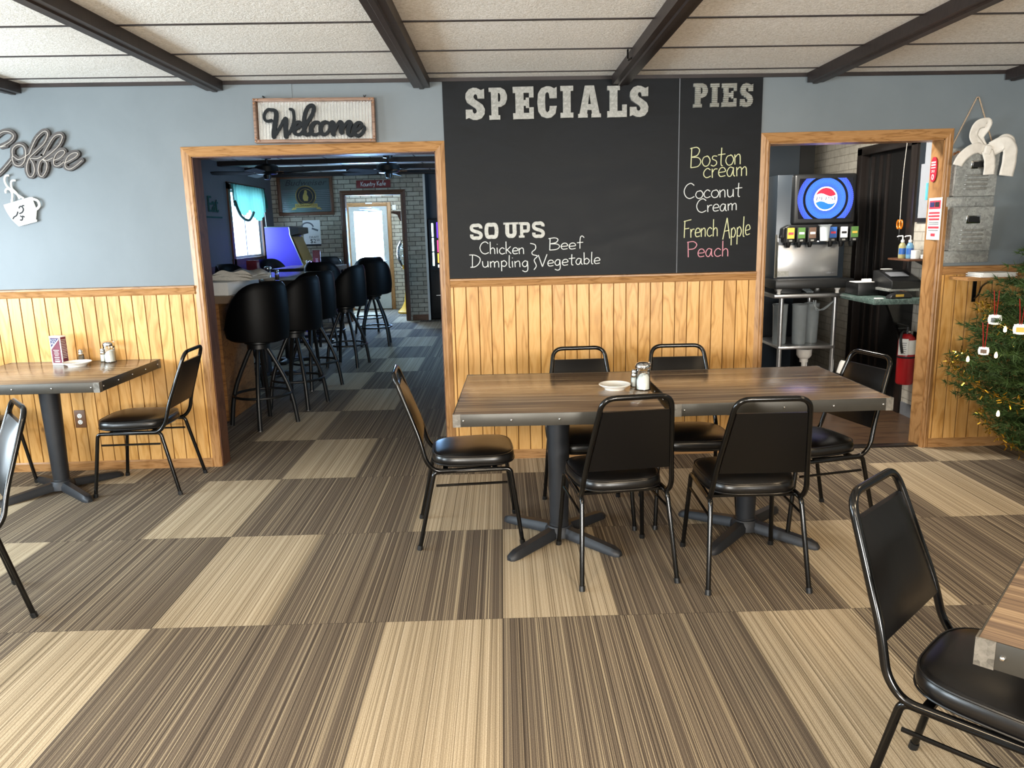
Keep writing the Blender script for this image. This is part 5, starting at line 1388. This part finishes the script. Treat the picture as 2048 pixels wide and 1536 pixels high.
m = MB(); m.b2(-1.57, -1.30, BY - .015, BY, 0, .10); struct(m.build('baseboard_bar', 'brown_x', smooth=0), 'brown baseboard under the brick wall', 'baseboard')
m = MB(); m.b2(BX - .1, 1.3, D + WT, 16, 2.52, 2.60); bc = struct(m.build('ceiling_bar', 'stipple', smooth=0), 'pale ceiling panels of the bar room', 'ceiling')
for i, y in enumerate((6.35, 7.5, 8.65, 9.8, 10.95, 12.1, 13.3)):
    m = MB(); m.b2(BX, 1.2, y, y + .14, 2.455, 2.53, .006); struct(m.build('trim_%d' % (40 + i), 'darkwood', smooth=0), ('dark cross beam of the bar room ceiling, ' + ('closest to the doorway', 'second from the doorway', 'third from the doorway', 'fourth from the doorway', 'before the two fans', 'behind the two fans', 'against the brick wall')[i]), 'ceiling beam')
m = MB()
for k in range(9): m.b2(BX + .3 + .6 * k - .008, BX + .3 + .6 * k + .008, D + WT, BY, 2.517, 2.522)
m.build('panel_seams', 'darkwood', bc, smooth=0)
# wainscot on the bar's left wall
m = MB()
for k in range(103): m.b2(BX, BX + .010, D + WT + .08 * k, D + WT + .08 * k + .074, .06, 1.06)
m.b2(BX, BX + .004, D + WT, BY, 0, 1.06)
M['barbead'] = flat('dark_beadboard', '#5a4650', 0.5, 0, 0.4, 0.06, 8)
struct(m.build('trim_50', 'barbead', smooth=0), 'dark beadboard along the left wall of the bar room', 'wainscot')
m = MB(); m.b2(BX, BX + .022, D + WT, BY, 1.06, 1.12, .004); struct(m.build('trim_51', 'barbead', smooth=0), 'dark chair rail along the left wall of the bar room', 'chair rail')
M['barpane'] = emis('daylit_bar_pane', '#b8dcff', 7.5)
wn_ = window(5, 'x', BX - .09, 11.30, 12.70, 1.18, 2.18, 'bar room window, daylight behind it', 'white', .06, True, 'barpane')
m = MB()
for (y0, y1, z0, z1) in ((11.22, 11.31, 1.1, 2.26), (12.69, 12.78, 1.1, 2.26), (11.22, 12.78, 2.17, 2.27), (11.2, 12.8, 1.10, 1.19)): m.b2(BX, BX + .025, y0, y1, z0, z1)
m.build('window_casing', 'brown_z', wn_, smooth=0)
m = MB(); rnd = random.Random(9); N = 48; rows = 7; prev = None
g = []
for j in range(rows):
    row = []
    for i in range(N + 1):
        u = i / N; z = 2.24 - (.30 + .10 * math.sin(PI * u * 2) ** 2 + .14 * (1 if u > .5 else .3) * abs(math.sin(PI * u))) * j / (rows - 1)
        row.append(m.bm.verts.new((BX + .07 + .022 * math.sin(i * 1.7 + .3 * j) + .02 * j / rows, 11.22 + 1.56 * u, z)))
    g.append(row)
for j in range(rows - 1):
    for i in range(N): m.bm.faces.new((g[j][i], g[j][i + 1], g[j + 1][i + 1], g[j + 1][i]))
vt = NT('sheer_green_valance'); vt.base('#24504c'); vt.set(.9, 0, .2)
tl = vt.new('ShaderNodeBsdfTranslucent'); tl.inputs[0].default_value = lin('#7fc4b4'); mx = vt.new('ShaderNodeMixShader'); mx.inputs[0].default_value = .28
vt.link(vt.b.outputs[0], mx.inputs[1]); vt.link(tl.outputs[0], mx.inputs[2]); vt.link(mx.outputs[0], vt.n['Material Output'].inputs[0]); M['valance'] = vt.m
va = thing('window_valance', 'gathered green valance over the bar room window', 'valance', (0, 0, 0))
m.build('valance_cloth', 'valance', va, smooth=180, recalc=False)
m = MB(); m.tube([(BX + .06, 11.16, 2.245), (BX + .06, 12.84, 2.245)], .012, 8); m.build('curtain_rod', 'black', va)
m = MB(); m.tube(cat([(BX + .10, 11.24, 2.0), (BX + .10, 11.45, 1.80), (BX + .10, 11.80, 1.74), (BX + .10, 12.05, 1.86)], 8), .02, 8); m.build('swag_cord', 'teal', va)
m = MB(); m.tube(cat([(BX + .05, 12.74, 2.1), (BX + .06, 12.76, 1.7), (BX + .05, 12.80, 1.45), (BX + .06, 12.82, 1.15)], 8), .006, 6); m.build('pull_cord', 'towel', va)
eat = thing('metal_wall_word', 'dark metal word decoration on the grey left wall of the bar room', 'wall decoration', (BX + .012, 10.62, 1.93))
me = text_mesh('Eat', .30, .006); me.materials.clear(); me.materials.append(M['teal'])
o = bpy.data.objects.new('word_letters', me); C.objects.link(o); o.parent = eat; o.rotation_euler = (PI / 2, 0, PI / 2)
m = MB(); m.b2(-.006, .006, -.30, .30, -.17, -.15); m.b2(-.006, .006, -.33, -.29, -.17, .17); m.build('word_bar', 'teal', eat, smooth=0)
# far wall: framed mirror, signs, poster, cased opening
mi = thing('framed_beer_mirror', 'dark framed advertising mirror on the brick wall of the bar room', 'mirror', (-3.272, BY - .002, 2.152))
W2, H2 = .93, .655
for (a0, a1, c0, c1) in ((-W2/2, W2/2, -H2/2, -H2/2 + .055), (-W2/2, W2/2, H2/2 - .055, H2/2), (-W2/2, -W2/2 + .055, -H2/2 + .055, H2/2 - .055), (W2/2 - .055, W2/2, -H2/2 + .055, H2/2 - .055)):
    m = MB(); m.b2(a0, a1, -.04, 0, c0, c1, .008); m.build('frame_rail', 'brown_x' if c1 - c0 < .1 else 'brown_z', mi)
m = MB(); m.b2(-W2/2 + .05, W2/2 - .05, -.012, -.006, -H2/2 + .05, H2/2 - .05); gl_ = m.build('mirror_glass', 'mirror', mi, smooth=0)
m = MB()
for k in range(12): m.b2(-W2/2 + .06, W2/2 - .06, -.0135, -.012, -H2/2 + .075 + .03 * k, -H2/2 + .082 + .03 * k)
m.build('mirror_stripes', 'greyink', gl_, smooth=0)
text('mirror_word', 'Budweiser', .135, (0, -.0145, .205), 'ink', gl_, shear=.35, width=.70)
MB().xz(circ(.165, 40, 0, -.01), -.016, -.0135).build('mirror_roundel', 'ink', gl_, smooth=0)
m = MB(); m.tube([(.165 * math.cos(2 * PI * k / 40), -.017, -.01 + .165 * math.sin(2 * PI * k / 40)) for k in range(40)], .007, 6, closed=True); m.tube([(.118 * math.cos(2 * PI * k / 40), -.017, -.01 + .118 * math.sin(2 * PI * k / 40)) for k in range(40)], .004, 6, closed=True)
m.build('roundel_rim', 'gold', gl_)
m = MB()
m.xz([(-.03, -.09), (.03, -.09), (.045, -.03), (.02, .02), (.03, .055), (.015, .09), (-.015, .085), (-.02, .05), (-.045, .0), (-.05, -.05)], -.018, -.016); m.build('roundel_figure', 'gold', gl_, smooth=0)
m = MB(); m.xz([(-.19, -.20), (.19, -.20), (.19, -.135), (-.19, -.135)], -.018, -.0165); m.xz([(-.26, -.235), (-.17, -.225), (-.17, -.20), (-.22, -.19)], -.018, -.0165); m.xz([(.26, -.235), (.17, -.225), (.17, -.20), (.22, -.19)], -.018, -.0165); m.build('mirror_banner', 'gold', gl_, smooth=0)
text('banner_word', 'GUARANTEED', .055, (0, -.0195, -.168), 'ink', gl_, width=.34)
kk = thing('plank_name_sign', 'red-brown plank sign with white hand lettering above the cased opening', 'sign', (-2.125, BY - .002, 2.313))
m = MB(); m.b2(-.285, .285, -.022, 0, -.062, .062, .003); m.build('sign_board', 'signred', kk)
m = MB(); write(m, strokes_word('Kountry Kafe', -.21, .21, -.035, -.025, .075), -.024, .0055); m.build('sign_lettering', 'chalkw', kk)
ps = thing('price_poster', 'pale draft price poster on the brick wall under the advertising mirror', 'poster', (-3.215, BY - .002, 1.53))
m = MB(); m.b2(-.145, .145, -.003, 0, -.215, .215); m.build('poster_sheet', 'paper', ps, smooth=0)
m = MB(); add_ribbon(m, [(-.07 + .1 * math.cos(q), .09 + .085 * math.sin(q)) for q in [PI * .05 + PI * .95 * k / 14 for k in range(15)]], .012, -.005, -.003); m.box((.055, -.004, .06), (.11, .002, .03), 0, 0, 1, Matrix.Rotation(.35, 3, 'Y')); m.build('poster_art', 'greyink', ps, smooth=0)
text('poster_word', 'DRAFT', .05, (.03, -.0035, -.07), 'ink', ps, width=.16)
text('poster_price', '$2', .10, (.01, -.0035, -.135), 'ink', ps); text('poster_price', '50', .055, (.095, -.0035, -.118), 'ink', ps)
m = MB(); m.b2(-.145, .145, -.0045, -.003, -.215, -.185); m.build('poster_band', 'ink', ps, smooth=0)
casing(4, -2.63, -1.68, 2.14, .075, .075, .075, 'brown cased opening from the bar room to the entry', .13, 'brown_z', 'brown_z', 'brown_x', BY)
m = MB(); m.prism([(0, 0), (-.16, 0), (-.16, -.03), (-.06, -.06), (-.02, -.16), (0, -.16)], lambda a, b: (a - 1.70, BY + .03, b + 1.86), lambda a, b: (a - 1.70, BY + .07, b + 1.86))
tag(m.build('corner_bracket', 'brown_z', smooth=0), 'small carved wood bracket inside the right side of the cased opening', 'bracket')
# entry with the glazed exit door
m = MB(); m.b2(-3.4, -1.1, 15.5, 15.6, 0, 2.6); struct(m.build('wall_entry_back', 'brick', smooth=0), 'cream brick wall of the entry around the exit door', 'wall')
m = MB(); m.b2(-3.4, -3.3, BY + .12, 15.5, 0, 2.6); struct(m.build('wall_entry_left', 'brick', smooth=0), 'cream brick left wall of the entry', 'wall')
m = MB(); m.b2(-1.40, -1.30, BY + .12, 15.5, 0, 2.6); struct(m.build('wall_entry_right', 'brick', smooth=0), 'cream brick right wall of the entry', 'wall')
ex = thing('door_5', 'pale grey exit door with a bright glass pane at the end of the bar room', 'door'); ex['kind'] = 'structure'
e0, e1, ez = -2.965, -2.225, 2.01
for (a, b, z0, z1) in ((e0 - .075, e0, 0, ez + .075), (e1, e1 + .075, 0, ez + .075), (e0, e1, ez, ez + .075)):
    m = MB(); m.b2(a, b, 15.47, 15.5, z0, z1, .003); m.build('door_frame', 'oak_z' if b - a < .1 else 'oak_x', ex)
m = MB()
for (a, b, z0, z1) in ((e0, e0 + .095, .02, ez), (e1 - .10, e1, .02, ez), (e0 + .095, e1 - .10, .02, .93), (e0 + .095, e1 - .10, 1.92, ez)): m.b2(a, b, 15.455, 15.495, z0, z1)
M['doorgrey'] = flat('pale_grey_door', '#b3b5ae', 0.4)
lf = m.build('door_leaf', 'doorgrey', ex, smooth=0)
M['daypane'] = emis('daylit_pane', '#98c8ff', 60.0)
m = MB(); m.b2(e0 + .095, e1 - .10, 15.47, 15.48, .93, 1.92); m.build('glass_pane', 'daypane', lf, smooth=0)
m = MB(); m.b2(e0 + .22, e0 + .46, 15.38, 15.44, 1.955, 1.995, .005); m.b2(e0 + .38, e0 + .56, 15.36, 15.40, 1.90, 1.93, .003); m.build('door_closer', 'steel', ex)
m = MB(); m.b2(e0 + .33, e0 + .46, 15.45, 15.47, 2.06, 2.085, .004); m.build('door_sensor', 'white', ex)
m = MB(); m.tube([(e1 - .05, 15.44, .95), (e1 - .05, 15.40, .95), (e1 - .13, 15.40, .95)], .01, 8); m.build('door_handle', 'steel', ex)
o = MB().b2(-.035, .035, -.03, 0, -.05, .05, .004).build('alarm_box', 'white', loc=(-2.08, 15.498, 1.98)); tag(o, 'small white box on the brick wall right of the exit door', 'box')
gm = thing('gumball_machine', 'clear globe gumball machine with a flared yellow base in the entry', 'gumball machine', (-1.80, 14.7, 0))
MB().lathe([(0, 0), (.20, 0), (.205, .03), (.13, .10), (.07, .22), (.045, .45), (.04, .62), (0, .62)], n=28).build('flared_base', 'yellow', gm, smooth=50)
MB().lathe([(.04, .62), (.045, .70), (.045, .80), (0, .80)], n=20).build('coin_column', 'steel', gm, smooth=40)
MB().lathe([(.05, .80), (.09, .86), (.15, .98), (.175, 1.10), (.16, 1.24), (.10, 1.35), (0, 1.38)], n=28).build('clear_globe', 'glass', gm, smooth=60)
MB().lathe([(.045, .80), (.095, .86), (.08, .90), (.04, .82)], n=24).build('globe_collar', 'yellow', gm, smooth=40)
m = MB(); m.tube([(.10 * math.cos(q * .5) * (1 - q / 60), .10 * math.sin(q * .5) * (1 - q / 60), 1.3 - q * .012) for q in range(40)], .008, 6); m.build('spiral_track', 'steel', gm)
# arcade cabinet
ar = thing('arcade_cabinet', 'arcade game cabinet with a violet side panel in the corner of the bar room', 'arcade cabinet', (-3.66, 12.22, 0))
side = [(0, 0), (.62, 0), (.60, .72), (.55, 1.05), (.40, 1.47), (.385, 1.52), (.385, 1.60), (.37, 1.635), (0, 1.635)]
for y in (0, .60): MB().xz(side, y, y + .02).build('side_panel', 'purple', ar, smooth=0)
m = MB(); m.xz([(0, .02), (.60, .02), (.58, .72), (.53, 1.05), (.38, 1.47), (.365, 1.61), (0, 1.61)], .02, .60); m.build('cabinet_body', 'black', ar, smooth=0)
m = MB(); m.prism([(.545, 1.02), (.71, .98), (.70, 1.05), (.545, 1.12)], lambda a, b: (a, .0, b), lambda a, b: (a, .62, b)); m.build('control_panel', 'gold', ar, smooth=0)
m = MB(); m.prism([(.39, 1.50), (.52, 1.53), (.52, 1.62), (.39, 1.635)], lambda a, b: (a, .0, b), lambda a, b: (a, .62, b)); m.build('marquee', 'black', ar, smooth=0)
m = MB(); m.prism([(.55, 1.10), (.565, 1.10), (.425, 1.48), (.41, 1.48)], lambda a, b: (a, .02, b), lambda a, b: (a, .60, b)); m.build('screen_bezel', 'gold', ar, smooth=0)
m = MB(); m.tube([(side[i][0], -.004, side[i][1]) for i in range(1, 9)], .008, 6); m.build('panel_edging', 'steel', ar)
# drinks cooler on the right
co = thing('drinks_cooler', 'black drinks cooler with lit adverts, right end of the bar room', 'drinks cooler', (-.90, 13.55, 0))
m = MB(); m.b2(-.345, .40, -.15, .55, .02, 1.72, .01); m.build('cooler_body', 'black', co)
m = MB(); m.b2(-.33, .38, -.175, -.15, .86, 1.70, .008); m.build('cooler_door', 'dkblue', co)
for i in range(3):
    m = MB(); m.b2(-.285, -.255, -.183, -.174, .93 + .245 * i, 1.155 + .245 * i, .004); m.build('lit_tube', 'tube', co)
for (z0, z1, mt) in ((1.40, 1.66, 'adpurple'), (1.16, 1.36, 'adpink'), (.98, 1.14, 'adyellow'), (.90, .95, 'pepsi_white')):
    m = MB(); m.b2(-.20, .33, -.183, -.174, z0, z1, .004); m.build('lit_advert', mt, co)
m = MB(); m.b2(-.33, .38, -.165, -.15, .10, .84, .006); m.build('lower_panel', 'black', co)
m = MB(); m.b2(-.15, -.05, -.168, -.163, .62, .72); m.build('coin_plate', 'greyink', co, smooth=0)
m = MB(); m.b2(-.25, .3, -.168, -.163, .42, .43); m.build('trim_line', 'steel', co, smooth=0)
o = MB().b2(-.14, .14, -.06, 0, -.14, .14, .01).build('wall_speaker', 'dkblue', loc=(-.95, 14.148, 2.13)); tag(o, 'grey-blue box mounted on the dark wall above the drinks cooler', 'box')
m = MB(); m.b2(-1.283, -1.22, 13.0, 13.03, 0, 2.0) if False else None; m.bm.free()
# ceiling fans
M['fanblade'] = flat('matte_dark_blade', '#151313', 0.7, 0, 0.25, 0.05)
def fan(label, loc, rz):
    t = thing('ceiling_fan', label, 'ceiling fan', loc, rz, 'dark ceiling fans in the bar room')
    m = MB(); m.lathe([(0, .22), (.07, .22), (.06, .16), (.015, .15), (.015, .08), (0, .08)], n=20); m.build('mount', 'black', t)
    m = MB(); m.lathe([(0, .10), (.10, .09), (.145, .06), (.15, .0), (.12, -.03), (.05, -.04), (.04, -.09), (0, -.10)], n=28); m.build('motor_housing', 'black', t)
    for k in range(5):
        a = 2 * PI * k / 5; R_ = Matrix.Rotation(a, 4, 'Z')
        m = MB(); m.xy([(.16, -.03), (.24, -.055), (.60, -.07), (.66, -.05), (.67, .05), (.60, .07), (.24, .055), (.16, .03)], -.020, -.012)
        bmesh.ops.transform(m.bm, matrix=R_ @ Matrix.Rotation(math.radians(12), 4, 'X'), verts=m.bm.verts); bl = m.build('blade', 'fanblade', t, smooth=0)
        m = MB(); m.b2(.10, .24, -.02, .02, -.012, -.004, .002); bmesh.ops.transform(m.bm, matrix=R_, verts=m.bm.verts); m.build('blade_arm', 'rivet', bl)
    return t
fan('dark ceiling fan above the far stool, nearer the right side of the bar room', (-1.44, 10.35, 2.30), .25)
fan('dark ceiling fan near the window side of the bar room', (-2.93, 10.1, 2.30), .9)
# tall tables and stools
def high_table(label, x0, x1, y0, y1, z=1.06):
    t = thing('high_table', label, 'table', ((x0 + x1) / 2, (y0 + y1) / 2, 0), 0, 'high tables in the bar room')
    hx, hy = (x1 - x0) / 2, (y1 - y0) / 2
    m = MB(); m.b2(-hx, hx, -hy, hy, z - .035, z, .003); m.build('table_top', 'laminate', t)
    for (a0, a1, b0, b1) in ((-hx - .003, hx + .003, -hy - .003, -hy + .002), (-hx - .003, hx + .003, hy - .002, hy + .003), (-hx - .003, -hx + .002, -hy, hy), (hx - .002, hx + .003, -hy, hy)):
        m = MB(); m.b2(a0, a1, b0, b1, z - .06, z + .0005); m.build('edge_band', 'band', t, smooth=0)
    for y in (-hy * .5, hy * .5):
        m = MB(); m.lathe([(0, .0), (.05, .0), (.05, z - .04), (0, z - .04)], (0, y, 0), 16); m.build('pedestal_column', 'castiron', t)
        m = MB(); m.box((0, y, .02), (.62, .08, .04), 0, .01); m.box((0, y, .02), (.08, .62, .04), 0, .01); m.build('cross_base', 'castiron', t)
    return t
high_table('high table behind the second stool, carrying a menu and sugar pourer', -3.15, -2.12, 8.0, 9.85)
high_table('farthest high table, before the arcade cabinet', -3.15, -2.34, 10.7, 11.75)
bcn = thing('service_counter', 'wood panelled service counter just inside the bar doorway, holding the white box', 'counter', (-2.62, 6.62, 0))
m = MB(); m.b2(-.55, .50, -.49, .55, 1.0, 1.06, .004); m.build('counter_top', 'laminate', bcn)
m = MB(); m.b2(-.45, .30, -.30, .45, 0, 1.0); m.build('panelled_base', 'counterwood', bcn, smooth=0)
for k in range(3):
    m = MB(); m.b2(-.40 + .235 * k, -.20 + .235 * k, -.315, -.30, .12, .90, .01); m.build('base_panel', 'counterwood', bcn)
m = MB(); m.b2(.10, .17, -.325, -.315, .52, .63, .003); m.build('outlet_plate', 'white', bcn)
bxw = thing('white_box', 'white box under folded towels on the service counter', 'box', (-2.235, 6.43, 1.0605), math.radians(-10))
m = MB(); m.b2(-.11, .11, -.26, .26, 0, .105, .006); m.build('box_body', 'white', bxw)
tw = thing('folded_towels', 'folded cream towels heaped on the white box in the bar room', 'towels', (-2.20, 6.50, 1.167), math.radians(-14))
for i in range(3):
    m = MB(); n = 24; ny = 8; top = []; bot = []
    for j in range(ny + 1):
        a, b = [], []
        for k in range(n + 1):
            x = -.20 + .40 * k / n + .012 * i; y = -.13 + .27 * j / ny
            z = .021 * i + .010 * math.sin(k * .55 + j * .8 + i * 2) * (1 if i == 2 else .2) + (.014 * math.sin(PI * k / n))
            e = 1 - abs(2 * k / n - 1) ** 6
            a.append(m.bm.verts.new((x, y, z + .020 * e))); b.append(m.bm.verts.new((x, y, .021 * i + (.014 * math.sin(PI * k / n) if i else 0))))
        top.append(a); bot.append(b)
    for j in range(ny):
        for k in range(n):
            m.bm.faces.new((top[j][k], top[j][k+1], top[j+1][k+1], top[j+1][k])); m.bm.faces.new((bot[j][k], bot[j+1][k], bot[j+1][k+1], bot[j][k+1]))
    for j in range(ny):
        m.bm.faces.new((top[j][0], top[j+1][0], bot[j+1][0], bot[j][0])); m.bm.faces.new((top[j][n], bot[j][n], bot[j+1][n], top[j+1][n]))
    for k in range(n):
        m.bm.faces.new((top[0][k], bot[0][k], bot[0][k+1], top[0][k+1])); m.bm.faces.new((top[ny][k], top[ny][k+1], bot[ny][k+1], bot[ny][k]))
    m.build('towel_layer', 'towel', tw, smooth=60)
menu_stand('standing menu on the high table behind the second bar stool', (-2.615, 8.22, 1.0605), math.radians(-8), .115, .205, True)
sugar_jar('glass sugar pourer on the high table in the bar room', (-2.475, 8.25, 1.0605), 1.0)
shaker('tall pepper shaker on the high table in the bar room', (-2.33, 8.07, 1.0605), 'pepper', 1.25)
saucer('white saucer on the high table in the bar room', (-2.42, 8.10, 1.0605))
menu_stand('standing menu on the farthest high table in the bar room', (-2.60, 11.0, 1.0605), math.radians(10), .10, .235, True)
shaker('salt shaker on the farthest high table, left one of two', (-2.72, 10.95, 1.0605), 'sugar', 1.1)
shaker('salt shaker on the farthest high table, beside the standing menu', (-2.675, 10.95, 1.0605), 'sugar', 1.1)
def make_stool(label):
    t = thing('bar_stool', label, 'bar stool', (0, 0, 0), 0, 'black barrel-back bar stools')
    # seat drum
    m = MB(); m.lathe([(0, .70), (.20, .70), (.225, .715), (.232, .745), (.225, .775), (.19, .795), (0, .805)], n=32); m.build('seat', 'stoolvinyl', t, smooth=50)
    # barrel back: padded shell wrapping the rear (local -Y), dipping to the front
    m = MB(); n = 28; cols_ = []
    for k in range(n + 1):
        a = -PI / 2 + (-1 + 2 * k / n) * math.radians(112)
        u = abs(-1 + 2 * k / n)
        zt = 1.165 - (.30 * max(0, (u - .25) / .75) ** 2.0); zb = .69 + .03 * u
        ring = []
        for (r, z) in ((.222, zb), (.262, zb + .01), (.274, zb + .09), (.278, (zb + zt) / 2), (.272, zt - .06), (.262, zt - .018), (.245, zt), (.226, zt - .018), (.222, zt - .08), (.220, (zb + zt) / 2)):
            ring.append(m.bm.verts.new((r * math.cos(a) * .93, r * math.sin(a) * .93, z)))
        cols_.append(ring)
    for A, B in zip(cols_, cols_[1:]):
        for i in range(10): m.bm.faces.new((A[i], A[(i + 1) % 10], B[(i + 1) % 10], B[i]))
    m.bm.faces.new(cols_[0]); m.bm.faces.new(cols_[-1][::-1]); m.build('barrel_back', 'stoolvinyl', t, smooth=60)
    m = MB(); m.lathe([(0, .63), (.09, .63), (.09, .665), (.11, .675), (.11, .70), (0, .70)], n=20); m.build('swivel', 'black', t)
    for k in range(4):
        a = PI / 4 + k * PI / 2; c, s_ = math.cos(a), math.sin(a)
        P = cat([(.055 * c, .055 * s_, .645), (.10 * c, .10 * s_, .56), (.19 * c, .19 * s_, .36), (.235 * c, .235 * s_, .20), (.262 * c, .262 * s_, .0)], 6)
        m = MB(); m.tube(P, .018, 8); lg = m.build('leg', 'black', t, smooth=50)
        m = MB(); m.lathe([(0, 0), (.017, 0), (.017, .008), (0, .008)], (.262 * c, .262 * s_, 0), 10); m.build('glide', 'steel', lg)
    m = MB(); m.tube([(.225 * math.cos(2 * PI * k / 40), .225 * math.sin(2 * PI * k / 40), .255) for k in range(40)], .011, 8, closed=True); m.build('foot_ring', 'black', t)
    return t
stools = [
 ('nearest black bar stool, its back to the doorway beside the white box', (-1.985, 6.20), face(-.80, .60)),
 ('second black bar stool from the doorway along the aisle', (-1.87, 6.86), face(-.95, .25)),
 ('third black bar stool from the doorway along the aisle', (-1.93, 7.75), face(-.75, .65)),
 ('fourth black bar stool along the aisle, at the middle high table', (-1.83, 8.95), face(-.95, .2)),
 ('black bar stool standing alone at the far end of the aisle before the exit door', (-1.76, 10.55), face(-.1, 1)),
 ('black bar stool behind the one at the far end of the aisle', (-2.02, 11.75), face(-.5, .85)),
 ('black bar stool at the far side of the service counter, behind the towels', (-2.62, 7.52), face(.1, -1)),
 ('black bar stool by the left wall, behind the dark standing menu', (-3.42, 10.05), face(.9, -.4)),
 ('black bar stool at the left end of the farthest high table, before the arcade cabinet', (-3.42, 11.75), face(.8, -.6)),
 ('black bar stool behind the farthest high table, before the brick wall', (-2.72, 12.10), face(.1, -1)),
 ('black bar stool between the two high tables', (-2.35, 10.28), face(.1, .9)),
]
st0 = make_stool(stools[0][0]); st0.location = (*stools[0][1], 0); st0.rotation_euler = (0, 0, stools[0][2])
for (lb, (x, y), rz) in stools[1:]: dup(st0, (x, y, 0), rz, lb)
